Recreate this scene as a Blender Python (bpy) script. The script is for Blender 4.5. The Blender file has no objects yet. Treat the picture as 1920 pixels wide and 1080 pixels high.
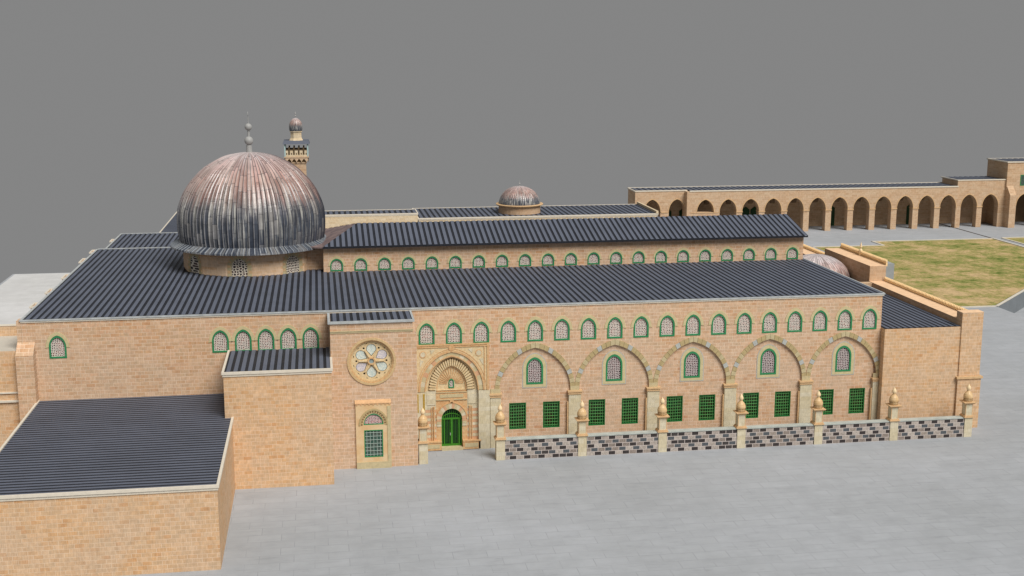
import bpy, bmesh, math, random
from mathutils import Vector, Matrix
from mathutils.geometry import tessellate_polygon
random.seed(7)
scn = bpy.context.scene
COL = scn.collection
PI = math.pi

# ------------------------------------------------------------------ materials
def new_mat(name):
    m = bpy.data.materials.new(name); m.use_nodes = True
    nt = m.node_tree
    b = nt.nodes.get('Principled BSDF')
    return m, nt, b

class NB:
    """tiny node builder"""
    def __init__(s, nt): s.nt = nt
    def n(s, t, **k):
        o = s.nt.nodes.new(t)
        for a, v in k.items(): setattr(o, a, v)
        return o
    def l(s, a, b): s.nt.links.new(a, b)
    def val(s, sock, v):
        if hasattr(v, 'is_linked') or hasattr(v, 'links'): s.l(v, sock)
        else: sock.default_value = v
    def math(s, op, a, b=0.0, c=None, clamp=False):
        o = s.n('ShaderNodeMath', operation=op, use_clamp=clamp)
        s.val(o.inputs[0], a); s.val(o.inputs[1], b)
        if c is not None: s.val(o.inputs[2], c)
        return o.outputs[0]
    def mix(s, f, a, b, blend='MIX'):
        o = s.n('ShaderNodeMix', data_type='RGBA', blend_type=blend)
        s.val(o.inputs[0], f)
        for sock, v in ((o.inputs[6], a), (o.inputs[7], b)):
            if isinstance(v, tuple): sock.default_value = (*v[:3], 1)
            else: s.l(v, sock)
        return o.outputs[2]
    def ramp(s, f, stops, interp='LINEAR'):
        o = s.n('ShaderNodeValToRGB'); cr = o.color_ramp; cr.interpolation = interp
        while len(cr.elements) > 1: cr.elements.remove(cr.elements[-1])
        for i, (p, c) in enumerate(stops):
            e = cr.elements[0] if i == 0 else cr.elements.new(p)
            e.position = p; e.color = (*c, 1) if len(c) == 3 else c
        s.val(o.inputs[0], f)
        return o.outputs[0]
    def noise(s, vec, scale, detail=4, rough=.55):
        o = s.n('ShaderNodeTexNoise'); o.inputs['Scale'].default_value = scale
        o.inputs['Detail'].default_value = detail; o.inputs['Roughness'].default_value = rough
        if vec is not None: s.l(vec, o.inputs['Vector'])
        return o.outputs[0]
    def bump(s, h, strength, dist, bsdf):
        o = s.n('ShaderNodeBump'); o.inputs['Strength'].default_value = strength
        o.inputs['Distance'].default_value = dist
        s.l(h, o.inputs['Height']); s.l(o.outputs[0], bsdf.inputs['Normal'])
    def uvw(s):
        """wall coordinates: u runs along the wall, v up; on level faces plan coordinates"""
        g = s.n('ShaderNodeNewGeometry')
        sp = s.n('ShaderNodeSeparateXYZ'); s.l(g.outputs['Position'], sp.inputs[0])
        sn = s.n('ShaderNodeSeparateXYZ'); s.l(g.outputs['True Normal'], sn.inputs[0])
        flat = s.math('GREATER_THAN', s.math('ABSOLUTE', sn.outputs[2]), .6)
        u0 = s.math('ADD', sp.outputs[0], sp.outputs[1])
        u = s.math('ADD', s.math('MULTIPLY', u0, s.math('SUBTRACT', 1., flat)), s.math('MULTIPLY', sp.outputs[0], flat))
        v = s.math('ADD', s.math('MULTIPLY', sp.outputs[2], s.math('SUBTRACT', 1., flat)), s.math('MULTIPLY', sp.outputs[1], flat))
        c = s.n('ShaderNodeCombineXYZ'); s.l(u, c.inputs[0]); s.l(v, c.inputs[1])
        return c.outputs[0], g.outputs['Position'], sp

def brick_node(nb, vec, w, h, mortar, c1=(0, 0, 0), c2=(1, 1, 1), cm=(.5, .5, .5), off=.5, smooth=.2):
    b = nb.n('ShaderNodeTexBrick'); b.offset = off; b.offset_frequency = 2
    b.inputs['Scale'].default_value = 1; b.inputs['Brick Width'].default_value = w
    b.inputs['Row Height'].default_value = h; b.inputs['Mortar Size'].default_value = mortar
    b.inputs['Mortar Smooth'].default_value = smooth
    b.inputs['Color1'].default_value = (*c1, 1); b.inputs['Color2'].default_value = (*c2, 1)
    b.inputs['Mortar'].default_value = (*cm, 1)
    nb.l(vec, b.inputs['Vector'])
    return b

def stone(name, stops, mortar, w=.80, h=.33, ms=.024, mottle=.2, grey=(.60, .45, .30), bumpd=.02, patch=.4, mfac=.7):
    m, nt, b = new_mat(name); nb = NB(nt)
    uv, pos, sp = nb.uvw()
    warp = nb.noise(pos, .9, 2)
    off = nb.n('ShaderNodeCombineXYZ'); nb.l(nb.math('MULTIPLY', nb.math('SUBTRACT', warp, .5), .12), off.inputs[0]); nb.l(nb.math('MULTIPLY', nb.math('SUBTRACT', warp, .5), .07), off.inputs[1])
    add = nb.n('ShaderNodeVectorMath', operation='ADD'); nb.l(uv, add.inputs[0]); nb.l(off.outputs[0], add.inputs[1])
    br = brick_node(nb, add.outputs[0], w, h, ms)
    br2 = brick_node(nb, add.outputs[0], w * .5, h, ms, off=.37)
    sel = nb.ramp(br.outputs['Color'], [(0, (0, 0, 0)), (.62, (0, 0, 0)), (.63, (1, 1, 1))], 'CONSTANT')
    tone = nb.math('ADD', nb.math('MULTIPLY', br.outputs['Color'], .72), nb.math('MULTIPLY', br2.outputs['Color'], .28))
    col = nb.ramp(tone, stops)
    n1 = nb.noise(pos, 2.6, 5, .65)
    big = nb.noise(pos, .22, 3)
    col = nb.mix(nb.math('MULTIPLY', nb.ramp(big, [(.42, (0, 0, 0)), (.62, (1, 1, 1))]), patch), col, grey)
    fine = nb.ramp(n1, [(.25, (1 - mottle,) * 3), (.75, (1 + mottle * .55,) * 3)])
    col = nb.mix(1., col, fine, 'MULTIPLY')
    # short vertical tooling streaks on the dressed faces
    mp = nb.n('ShaderNodeMapping'); mp.inputs['Scale'].default_value = (9, 1.2, 1); nb.l(uv, mp.inputs['Vector'])
    st = nb.noise(mp.outputs[0], 1.5, 3)
    col = nb.mix(.55, col, nb.mix(1., col, nb.ramp(st, [(.3, (.78,) * 3), (.7, (1.2,) * 3)]), 'MULTIPLY'))
    mo = nb.math('MULTIPLY', nb.math('MAXIMUM', br.outputs['Fac'], nb.math('MULTIPLY', br2.outputs['Fac'], nb.math('MULTIPLY', sel, .55))), mfac)
    mo = nb.math('MULTIPLY', mo, nb.ramp(nb.noise(pos, 1.1, 3), [(.3, (.35,) * 3), (.6, (1,) * 3)]))
    col = nb.mix(mo, col, mortar)
    col = nb.mix(1., col, (.925, .945, 1.03), 'MULTIPLY')
    nb.l(col, b.inputs['Base Color'])
    b.inputs['Roughness'].default_value = .9; b.inputs['Specular IOR Level'].default_value = .15
    nb.bump(nb.math('ADD', nb.math('MULTIPLY', n1, .7), nb.math('MULTIPLY', br.outputs['Fac'], -.5)), .5, bumpd, b)
    return m

def plain(name, col, rough=.7, var=.18, scale=2., metal=0., bump=0., col2=None, spec=.3):
    m, nt, b = new_mat(name); nb = NB(nt)
    g = nb.n('ShaderNodeNewGeometry')
    n = nb.noise(g.outputs['Position'], scale, 5, .6)
    if col2: c = nb.mix(nb.ramp(n, [(.38, (0, 0, 0)), (.62, (1, 1, 1))]), col, col2)
    else: c = nb.mix(1., (*col,), nb.ramp(n, [(.25, (1 - var,) * 3), (.75, (1 + var,) * 3)]), 'MULTIPLY')
    nb.l(c, b.inputs['Base Color'])
    b.inputs['Roughness'].default_value = rough; b.inputs['Metallic'].default_value = metal
    b.inputs['Specular IOR Level'].default_value = spec
    if bump: nb.bump(n, .5, bump, b)
    return m

WARM = [(0, (.58, .30, .14)), (.2, (.65, .385, .20)), (.42, (.61, .41, .235)), (.6, (.68, .41, .23)), (.8, (.70, .46, .265)), (1, (.72, .48, .30))]
M = {}
M['stone'] = stone('sandstone_ashlar', WARM, (.86, .67, .47))
M['stone_fine'] = stone('sandstone_small_ashlar', [(0, (.62, .325, .14)), (.22, (.69, .41, .195)), (.45, (.65, .435, .24)), (.65, (.71, .44, .225)), (1, (.74, .50, .29))], (.84, .64, .43), w=.72, h=.33, ms=.021)
M['stone_pink'] = stone('rosy_ashlar', [(0, (.56, .305, .16)), (.22, (.64, .395, .215)), (.45, (.605, .415, .25)), (.65, (.665, .42, .24)), (1, (.70, .485, .31))], (.86, .67, .49), w=.84, h=.33, ms=.021)
M['stone_far'] = stone('arcade_ashlar', [(0, (.54, .34, .185)), (.5, (.60, .40, .23)), (1, (.64, .46, .28))], (.74, .56, .38), w=1.2, h=.42, ms=.02, patch=.2)
M['cream_wall'] = stone('cream_ashlar', [(0, (.66, .49, .28)), (.5, (.71, .56, .34)), (1, (.75, .61, .40))], (.80, .70, .48), w=1.2, h=.4, patch=.1)
M['pale'] = stone('pale_limestone', [(0, (.62, .52, .31)), (.5, (.66, .57, .37)), (1, (.71, .63, .44))], (.50, .41, .25), w=1.3, h=.42, ms=.010, mottle=.16, patch=.1, mfac=.25, grey=(.6, .55, .4))
M['cap_stone'] = plain('orange_capping_stone', (.60, .40, .215), .8, .15, 3., bump=.01)
M['walk'] = plain('sunlit_parapet_top', (.78, .53, .33), .85, .14, 2.2, bump=.01)  # light from above is put into this brighter colour of the tops
M['trim'] = plain('cream_roof_trim', (.66, .60, .50), .6, .1, 3.)
M['trim_metal'] = plain('weathered_gutter_metal', (.42, .44, .44), .5, .25, 1.5)
M['whiteroof'] = plain('pale_plaster_roof', (.52, .48, .41), .9, .06, 1.)
M['ochre'] = plain('ochre_voussoir', (.43, .335, .17), .85, .16, 4., bump=.01)
M['ochre_pale'] = plain('pale_ochre_voussoir', (.50, .42, .25), .85, .14, 4., bump=.01)
M['grey_vous'] = plain('grey_voussoir', (.42, .43, .40), .85, .12, 4., bump=.01)
M['hood'] = plain('hood_stone', (.54, .46, .26), .85, .14, 4., bump=.01)
M['hood_grey'] = plain('grey_outline_stone', (.42, .41, .37), .85, .1, 4.)
M['carve'] = plain('carved_cream_stone', (.60, .44, .235), .85, .2, 5., bump=.02, col2=(.68, .55, .34))
M['carve_or'] = plain('carved_orange_stone', (.55, .31, .14), .85, .2, 5., bump=.02, col2=(.62, .42, .22))
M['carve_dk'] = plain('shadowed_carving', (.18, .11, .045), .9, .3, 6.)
M['stripe_red'] = plain('pinkish_course_stone', (.56, .33, .19), .85, .14, 4.)
M['lintel_or'] = plain('orange_hood_stone', (.62, .38, .20), .85, .2, 3.)
M['green'] = plain('green_window_paint', (.030, .215, .085), .45, .15, 3.)
M['green_door'] = plain('bright_green_door_paint', (.045, .20, .015), .4, .2, 2.)
M['green_bar'] = plain('green_grille_paint', (.14, .42, .13), .45, .2, 3.)
M['green_dark'] = plain('dark_green_panel', (.004, .022, .006), .6, .2, 2.)
M['pane'] = plain('dark_green_pane', (.004, .055, .014), .3, .3, 2.0, col2=(.035, .022, .010))
M['green_deep'] = plain('deep_green_frame_paint', (.014, .13, .030), .45, .2, 3.)
M['pane_teal'] = plain('teal_pane', (.03, .085, .065), .3, .3, 3., col2=(.09, .10, .085))
M['white_bar'] = plain('pale_grille_paint', (.42, .52, .46), .5, .1, 3.)
M['finial'] = plain('grey_finial_metal', (.33, .33, .32), .55, .08, 3.)
M['post_dome'] = plain('polished_orange_stone', (.58, .38, .18), .35, .15, 3., col2=(.66, .47, .26))
M['post_tip'] = plain('pale_tip_stone', (.78, .60, .36), .5, .1, 4.)
M['dark_gap'] = plain('dark_gap', (.03, .02, .012), .9, .2, 5.)
M['cap_grey'] = plain('grey_wall_coping', (.40, .43, .40), .8, .2, 1.2)
M['concrete'] = plain('grey_concrete', (.30, .32, .32), .85, .14, .8)
M['kerb'] = plain('pale_kerb_stone', (.60, .56, .48), .8, .1, 1.)
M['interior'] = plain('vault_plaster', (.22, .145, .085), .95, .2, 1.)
M['gallery'] = plain('aqua_gallery_post', (.36, .48, .48), .5, .1, 2.)
M['glass_blue'] = plain('pale_blue_leaded_glass', (.42, .52, .50), .35, .3, 11., col2=(.72, .72, .62))
M['glass_lilac'] = plain('lilac_leaded_glass', (.44, .42, .50), .35, .3, 11., col2=(.70, .64, .60))
M['glass_hub'] = plain('hub_glass', (.28, .36, .36), .3, .2, 6.)

def roof_mats():
    out = []
    for nm, c, v in (('slate_blue_sheet', (.106, .120, .157), .09), ('dark_roof_seam', (.016, .018, .025), .2)):
        m, nt, b = new_mat(nm); nb = NB(nt)
        g = nb.n('ShaderNodeNewGeometry')
        a = nb.noise(g.outputs['Position'], .35, 4, .6); f = nb.noise(g.outputs['Position'], 7., 3)
        c1 = nb.mix(1., c, nb.ramp(a, [(.3, (1 - v,) * 3), (.7, (1 + v,) * 3)]), 'MULTIPLY')
        c1 = nb.mix(1., c1, nb.ramp(f, [(.3, (.93,) * 3), (.7, (1.07,) * 3)]), 'MULTIPLY')
        nb.l(c1, b.inputs['Base Color']); b.inputs['Roughness'].default_value = .62
        b.inputs['Specular IOR Level'].default_value = .25
        out.append(m)
    return out
ROOF = roof_mats()

def lattice_mat(name, scale, light=(.74, .66, .58), dark=(.035, .018, .018), red=(.16, .035, .03), th=.175):
    m, nt, b = new_mat(name); nb = NB(nt)
    uv, pos, sp = nb.uvw()
    v = nb.n('ShaderNodeTexVoronoi', feature='DISTANCE_TO_EDGE', voronoi_dimensions='2D')
    v.inputs['Scale'].default_value = scale; v.inputs['Randomness'].default_value = .55
    nb.l(uv, v.inputs['Vector'])
    v2 = nb.n('ShaderNodeTexVoronoi', voronoi_dimensions='2D'); v2.inputs['Scale'].default_value = scale
    v2.inputs['Randomness'].default_value = .55; nb.l(uv, v2.inputs['Vector'])
    sc = nb.n('ShaderNodeSeparateColor'); nb.l(v2.outputs['Color'], sc.inputs[0])
    hole = nb.mix(nb.math('GREATER_THAN', sc.outputs[0], .62), dark, red)
    f = nb.math('GREATER_THAN', v.outputs['Distance'], th)
    nb.l(nb.mix(f, light, hole), b.inputs['Base Color'])
    b.inputs['Roughness'].default_value = .7
    nb.bump(nb.math('SUBTRACT', 1., f), .6, .02, b)
    return m
M['lattice'] = lattice_mat('plaster_star_lattice', 6.4)
M['lattice_big'] = lattice_mat('rosette_lattice', 5.6, light=(.56, .49, .47), dark=(.03, .012, .015), red=(.09, .03, .035), th=.15)
M['lattice_drum'] = lattice_mat('drum_lattice', 3.8, light=(.78, .70, .58), dark=(.03, .02, .02), red=(.07, .03, .025), th=.15)

def dome_mat(name, zb, zt, scale=1., base=0.):
    """lead sheet, rosy near the crown with a pale reflection painted in at the apex, slate with pale runs below; local coordinates about the dome axis"""
    m, nt, b = new_mat(name); nb = NB(nt)
    tc = nb.n('ShaderNodeTexCoord'); sp = nb.n('ShaderNodeSeparateXYZ'); nb.l(tc.outputs['Object'], sp.inputs[0])
    ang = nb.math('ARCTAN2', sp.outputs[1], sp.outputs[0])
    t = nb.math('DIVIDE', nb.math('SUBTRACT', sp.outputs[2], zb), zt - zb)
    def vec(ka, kz):
        c = nb.n('ShaderNodeCombineXYZ'); nb.l(nb.math('MULTIPLY', nb.math('COSINE', ang), ka), c.inputs[0])
        nb.l(nb.math('MULTIPLY', nb.math('SINE', ang), ka), c.inputs[1]); nb.l(nb.math('MULTIPLY', t, kz), c.inputs[2]); return c.outputs[0]
    s1 = nb.noise(vec(11 * scale, 1.4), 1.6, 4, .6)
    s2 = nb.noise(vec(17 * scale, 1.1), 1.8, 5, .7)
    s3 = nb.noise(vec(5, 6), 1.5, 5, .6)
    tt = nb.math('ADD', t, nb.math('MULTIPLY', nb.math('SUBTRACT', s1, .5), .45))
    col = nb.ramp(nb.math('ADD', tt, base), [(0, (.040, .050, .072)), (.28, (.052, .062, .084)), (.42, (.105, .10, .112)), (.54, (.245, .145, .125)), (.74, (.36, .215, .18)), (.92, (.48, .34, .32)), (1, (.62, .54, .54))])  # palest stop paints a sky reflection onto the apex
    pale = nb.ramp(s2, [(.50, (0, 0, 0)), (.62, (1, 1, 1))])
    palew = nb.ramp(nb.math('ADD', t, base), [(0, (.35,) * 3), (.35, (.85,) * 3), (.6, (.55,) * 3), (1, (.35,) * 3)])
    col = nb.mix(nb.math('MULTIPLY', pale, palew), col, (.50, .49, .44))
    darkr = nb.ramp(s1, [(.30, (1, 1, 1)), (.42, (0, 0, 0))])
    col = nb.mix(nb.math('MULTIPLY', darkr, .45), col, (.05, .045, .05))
    NP = 92 if zt > 5 else 56
    q = nb.math('MULTIPLY', nb.math('ADD', ang, PI), NP / (2 * PI)); idx = nb.math('FLOOR', q); fr = nb.math('FRACT', q)
    wn = nb.n('ShaderNodeTexWhiteNoise', noise_dimensions='1D'); nb.l(idx, wn.inputs['W'])
    row = nb.math('FLOOR', nb.math('ADD', nb.math('MULTIPLY', t, 6.), nb.math('MULTIPLY', wn.outputs['Value'], 1.)))
    cc = nb.n('ShaderNodeCombineXYZ'); nb.l(idx, cc.inputs[0]); nb.l(row, cc.inputs[1])
    wn2 = nb.n('ShaderNodeTexWhiteNoise', noise_dimensions='2D'); nb.l(cc.outputs[0], wn2.inputs['Vector'])
    col = nb.mix(1., col, nb.ramp(wn2.outputs['Value'], [(0, (.76,) * 3), (1, (1.25,) * 3)]), 'MULTIPLY')
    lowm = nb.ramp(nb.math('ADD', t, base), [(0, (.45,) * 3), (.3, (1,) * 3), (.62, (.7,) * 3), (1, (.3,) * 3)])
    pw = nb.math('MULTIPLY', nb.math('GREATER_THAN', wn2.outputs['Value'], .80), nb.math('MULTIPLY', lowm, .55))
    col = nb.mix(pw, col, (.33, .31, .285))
    col = nb.mix(nb.math('MULTIPLY', nb.math('GREATER_THAN', fr, .84), .7), col, (.022, .022, .030))
    col = nb.mix(nb.math('MULTIPLY', nb.math('LESS_THAN', fr, .15), .5), col, (.34, .33, .33))
    rf = nb.math('FRACT', nb.math('ADD', nb.math('MULTIPLY', t, 6.), wn.outputs['Value']))
    col = nb.mix(nb.math('MULTIPLY', nb.math('LESS_THAN', rf, .035), .6), col, (.03, .03, .04))
    col = nb.mix(1., col, nb.ramp(s3, [(.3, (.75,) * 3), (.7, (1.25,) * 3)]), 'MULTIPLY')
    nb.l(col, b.inputs['Base Color'])
    b.inputs['Roughness'].default_value = .29; b.inputs['Specular IOR Level'].default_value = .6
    b.inputs['Metallic'].default_value = .0
    nb.bump(s3, .4, .05, b)
    return m

def ground_mat(name, base, tile=2.4, joint=.5, cold=.0, streak=1.):
    m, nt, b = new_mat(name); nb = NB(nt)
    g = nb.n('ShaderNodeNewGeometry'); p = g.outputs['Position']
    br = brick_node(nb, p, tile, tile * .55, .03, c1=(.975,) * 3, c2=(1.02,) * 3, cm=(1, 1, 1), off=.4)
    big = nb.noise(p, .06, 4, .6); mid = nb.noise(p, .5, 5, .65); 
    mp = nb.n('ShaderNodeMapping'); mp.inputs['Scale'].default_value = (.35, 1.6, 1); nb.l(p, mp.inputs['Vector'])
    stn = nb.noise(mp.outputs[0], 1., 6, .7)
    c = nb.mix(1., base, br.outputs['Color'], 'MULTIPLY')
    c = nb.mix(1., c, nb.ramp(big, [(.3, (.90, .90, .89)), (.7, (1.06, 1.06, 1.07))]), 'MULTIPLY')
    c = nb.mix(1., c, nb.ramp(mid, [(.3, (.93,) * 3), (.7, (1.06,) * 3)]), 'MULTIPLY')
    c = nb.mix(1., c, nb.ramp(stn, [(.25, (1 - .16 * streak,) * 3), (.45, (1,) * 3), (.8, (1.05,) * 3)]), 'MULTIPLY')
    jm = nb.math('MULTIPLY', br.outputs['Fac'], nb.math('MULTIPLY', nb.ramp(mid, [(.4, (.1,) * 3), (.6, (1,) * 3)]), joint))
    c = nb.mix(jm, c, tuple(x * .55 for x in base))
    nb.l(c, b.inputs['Base Color']); b.inputs['Roughness'].default_value = .8; b.inputs['Specular IOR Level'].default_value = .2
    return m
M['ground'] = ground_mat('grey_paving', (.352, .368, .388), joint=.55, tile=2.6)
M['ground_far'] = ground_mat('pale_terrace_paving', (.56, .56, .555), joint=.1, streak=.4)

def lawn_mat():
    m, nt, b = new_mat('dry_grass'); nb = NB(nt)
    g = nb.n('ShaderNodeNewGeometry'); p = g.outputs['Position']
    a = nb.noise(p, .07, 5, .75); c_ = nb.noise(p, .30, 8, .88); f = nb.noise(p, 1.1, 6, .9)
    mix_ = nb.math('ADD', nb.math('MULTIPLY', a, .48), nb.math('MULTIPLY', c_, .52))
    col = nb.ramp(mix_, [(.41, (.11, .15, .035)), (.465, (.24, .25, .08)), (.51, (.38, .305, .13)), (.56, (.53, .385, .21))])
    col = nb.mix(1., col, nb.ramp(f, [(.3, (.6,) * 3), (.7, (1.35,) * 3)]), 'MULTIPLY')
    nb.l(col, b.inputs['Base Color']); b.inputs['Roughness'].default_value = 1.; b.inputs['Specular IOR Level'].default_value = 0.
    nb.bump(f, .8, .15, b)
    return m
M['lawn'] = lawn_mat()

def boundary_mat():
    m, nt, b = new_mat('mixed_dark_block_wall'); nb = NB(nt)
    uv, pos, sp = nb.uvw()
    br = brick_node(nb, uv, .68, .38, .028, off=.5, smooth=.1)
    su = nb.n('ShaderNodeSeparateXYZ'); nb.l(uv, su.inputs[0])
    row = nb.math('FLOOR', nb.math('DIVIDE', su.outputs[1], .38)); odd = nb.math('FLOORED_MODULO', row, 2.)
    colm = nb.math('FLOOR', nb.math('DIVIDE', nb.math('ADD', su.outputs[0], nb.math('MULTIPLY', nb.math('SUBTRACT', 1., odd), .34)), .68))
    par = nb.math('FLOORED_MODULO', nb.math('ADD', colm, nb.math('FLOOR', nb.math('MULTIPLY', nb.math('ADD', row, 1.), .5))), 2.)
    dark = nb.mix(odd, (.036, .028, .027), (.078, .088, .098))
    light = nb.ramp(br.outputs['Color'], [(0, (.37, .32, .28)), (.3, (.25, .205, .175)), (.55, (.42, .37, .325)), (.80, (.05, .042, .04)), (.88, (.31, .26, .22))], 'CONSTANT')
    col = nb.mix(par, light, dark)
    n = nb.noise(pos, 9., 5, .7)
    col = nb.mix(1., col, nb.ramp(n, [(.3, (.55,) * 3), (.7, (1.4,) * 3)]), 'MULTIPLY')
    col = nb.mix(br.outputs['Fac'], col, (.56, .49, .45))
    nb.l(col, b.inputs['Base Color']); b.inputs['Roughness'].default_value = .85
    nb.bump(nb.math('SUBTRACT', 1., br.outputs['Fac']), .6, .02, b)
    return m
M['blockwall'] = boundary_mat()

# ------------------------------------------------------------------ mesh builder
class MB:
    def __init__(s): s.v = []; s.f = []; s.m = []
    def quad(s, pts, mi=0):
        i = len(s.v); s.v += [tuple(p) for p in pts]; s.f.append(tuple(range(i, i + len(pts)))); s.m.append(mi)
    def box(s, x0, x1, y0, y1, z0, z1, mi=0):
        i = len(s.v)
        s.v += [(x, y, z) for z in (z0, z1) for y in (y0, y1) for x in (x0, x1)]
        for f in ((0, 2, 3, 1), (4, 5, 7, 6), (0, 1, 5, 4), (2, 6, 7, 3), (0, 4, 6, 2), (1, 3, 7, 5)):
            s.f.append(tuple(i + k for k in f)); s.m.append(mi)
    def hexa(s, p, mi=0):
        """8 corner points, bottom ring then top ring"""
        i = len(s.v); s.v += [tuple(q) for q in p]
        for f in ((3, 2, 1, 0), (4, 5, 6, 7), (0, 1, 5, 4), (1, 2, 6, 5), (2, 3, 7, 6), (3, 0, 4, 7)):
            s.f.append(tuple(i + k for k in f)); s.m.append(mi)
    def plate(s, outer, holes, y0, y1, mi=0, fn=None):
        """flat slab cut from a 2D outline (x,z) with holes, from y0 (front) to y1 (back)"""
        fn = fn or (lambda x, y, z: (x, y, z))
        loops = [outer] + list(holes)
        tri = tessellate_polygon([[Vector((p[0], p[1], 0)) for p in lp] for lp in loops])
        flat = [p for lp in loops for p in lp]
        n = len(flat); i = len(s.v)
        s.v += [fn(p[0], y0, p[1]) for p in flat] + [fn(p[0], y1, p[1]) for p in flat]
        for t in tri:
            s.f.append((i + t[0], i + t[1], i + t[2])); s.m.append(mi)
            s.f.append((i + n + t[2], i + n + t[1], i + n + t[0])); s.m.append(mi)
        k = 0
        for lp in loops:
            L = len(lp)
            for j in range(L):
                a, b_ = i + k + j, i + k + (j + 1) % L
                s.f.append((a, b_, b_ + n, a + n)); s.m.append(mi)
            k += L
    def ring(s, inner, outer, y0, y1, mi=0, fn=None):
        """strip between two open polylines with the same number of points"""
        fn = fn or (lambda x, y, z: (x, y, z))
        n = len(inner)
        for j in range(n - 1):
            mm = mi(j) if callable(mi) else mi
            a, b_, c, d = inner[j], inner[j + 1], outer[j + 1], outer[j]
            s.hexa([fn(a[0], y0, a[1]), fn(b_[0], y0, b_[1]), fn(c[0], y0, c[1]), fn(d[0], y0, d[1]),
                    fn(a[0], y1, a[1]), fn(b_[0], y1, b_[1]), fn(c[0], y1, c[1]), fn(d[0], y1, d[1])], mm)
    def lathe(s, cx, cy, prof, seg=16, mi=0, a0=0., rib=None, cap=True):
        i = len(s.v); n = len(prof)
        for k in range(seg):
            a = a0 + 2 * PI * k / seg
            for (r, z) in prof:
                rr = r + (rib(k, r, z) if rib else 0.)
                s.v.append((cx + rr * math.cos(a), cy + rr * math.sin(a), z))
        for k in range(seg):
            k2 = (k + 1) % seg
            for j in range(n - 1):
                mm = mi(j) if callable(mi) else mi
                s.f.append((i + k * n + j, i + k2 * n + j, i + k2 * n + j + 1, i + k * n + j + 1)); s.m.append(mm)
        if cap:
            for j in (0, n - 1):
                if prof[j][0] > 1e-4:
                    s.f.append(tuple(i + k * n + j for k in range(seg))); s.m.append(mi(min(j, n - 2)) if callable(mi) else mi)
    def build(s, name, mats, parent=None, smooth=False, at=None, kind=None, label=None):
        mats = mats if isinstance(mats, (list, tuple)) else [mats]
        o0 = Vector(at) if at is not None else (wloc(parent) if parent else Vector((0, 0, 0)))
        me = bpy.data.meshes.new(name)
        me.from_pydata([(Vector(p) - o0)[:] for p in s.v], [], s.f)
        for m in mats: me.materials.append(m)
        me.polygons.foreach_set('material_index', s.m)
        bm = bmesh.new(); bm.from_mesh(me)
        bmesh.ops.remove_doubles(bm, verts=bm.verts, dist=1e-5) if smooth else None
        bmesh.ops.recalc_face_normals(bm, faces=bm.faces)
        bm.to_mesh(me); bm.free()
        if smooth: me.shade_smooth() if hasattr(me, 'shade_smooth') else [setattr(p, 'use_smooth', True) for p in me.polygons]
        o = bpy.data.objects.new(name, me); COL.objects.link(o)
        if parent:
            o.parent = parent
            o.location = o0 - wloc(parent)
        else: o.location = o0
        if kind: o['kind'] = kind
        if label: o['label'] = label
        return o

def wloc(o):
    v = Vector((0, 0, 0))
    while o: v += Vector(o.location); o = o.parent
    return v

def thing(name, loc, label, cat, group=None):
    o = bpy.data.objects.new(name, None); o.empty_display_size = .5
    COL.objects.link(o); o.location = loc; o['label'] = label; o['category'] = cat
    if group: o['group'] = group
    return o

def children(o): return [c for c in bpy.data.objects if c.parent == o]
def copy_tree(o, parent, loc=None):
    c = o.copy(); COL.objects.link(c); c.parent = parent
    if loc is not None: c.location = loc
    for ch in children(o):
        copy_tree(ch, c)
    return c

def arch(cx, hw, zs, zc, n=9, base=None, bl=.5):
    """pointed arch outline, right foot to left foot over the crown; optional straight legs to base"""
    h = zc - zs
    pts = []
    if h >= hw * 1.0005:
        R = (hw * hw + h * h) / (2 * hw); c = hw - R; amax = math.acos(max(-1, min(1, -c / R)))
        right = [(c + R * math.cos(amax * k / n), R * math.sin(amax * k / n)) for k in range(n + 1)]
    else:
        # depressed arch: ellipse leg with a small point
        right = [(hw * math.cos(PI / 2 * k / n), h * (math.sin(PI / 2 * k / n)) ** .95) for k in range(n + 1)]
    if h >= hw * 1.0005:
        right = [((1 - bl) * x + bl * hw * math.cos(PI / 2 * k / n), (1 - bl) * z + bl * h * math.sin(PI / 2 * k / n)) for k, (x, z) in enumerate(right)]
    right[-1] = (0, h)
    pts = [(cx + x, zs + z) for x, z in right] + [(cx - x, zs + z) for x, z in right[-2::-1]]
    if base is not None: pts = [(cx + hw, base)] + pts + [(cx - hw, base)]
    return pts
def rect(x0, x1, z0, z1): return [(x0, z0), (x1, z0), (x1, z1), (x0, z1)]

def corrugated(name, x0, x1, y0, y1, z, parent, along='Y', pitch=.62, z1=None, label=None, h=.05):
    """sheet roof with raised flat seams; along = direction the sheets run. z1: height at the far side"""
    mb = MB()
    a0, a1 = (x0, x1) if along == 'Y' else (y0, y1)
    n = max(1, round((a1 - a0) / pitch)); p = (a1 - a0) / n
    def P(a, t, dz):
        if along == 'Y': y = y0 + (y1 - y0) * t; return (a, y, z + ((z1 - z) * t if z1 is not None else 0) + dz)
        x = x0 + (x1 - x0) * t; return (x, a, z + dz)
    for k in range(n):
        s = a0 + p * k
        cuts = [(s, 0), (s + p * .10, 0), (s + p * .28, 0), (s + p * .36, h), (s + p * .92, h), (s + p, 0)]
        mats = [1, 1, 1, 0, 1]
        for j in range(5):
            (u, du), (w, dw) = cuts[j], cuts[j + 1]
            mb.quad([P(u, 0, du), P(w, 0, dw), P(w, 1, dw), P(u, 1, du)], mats[j])
    return mb.build(name, ROOF, parent, label=label)

def keel(cx, hw, zs, zc, n=12):
    """pointed arch with rather straight haunches"""
    h = zc - zs; out = []
    for k in range(n + 1):
        u = math.cos(PI / 2 * k / n); out.append((hw * u, h * (.17 * (1 - u) + .83 * math.sqrt(max(0, 1 - u * u)))))
    return [(cx + x, zs + z) for x, z in out] + [(cx - x, zs + z) for x, z in out[-2::-1]]

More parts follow.
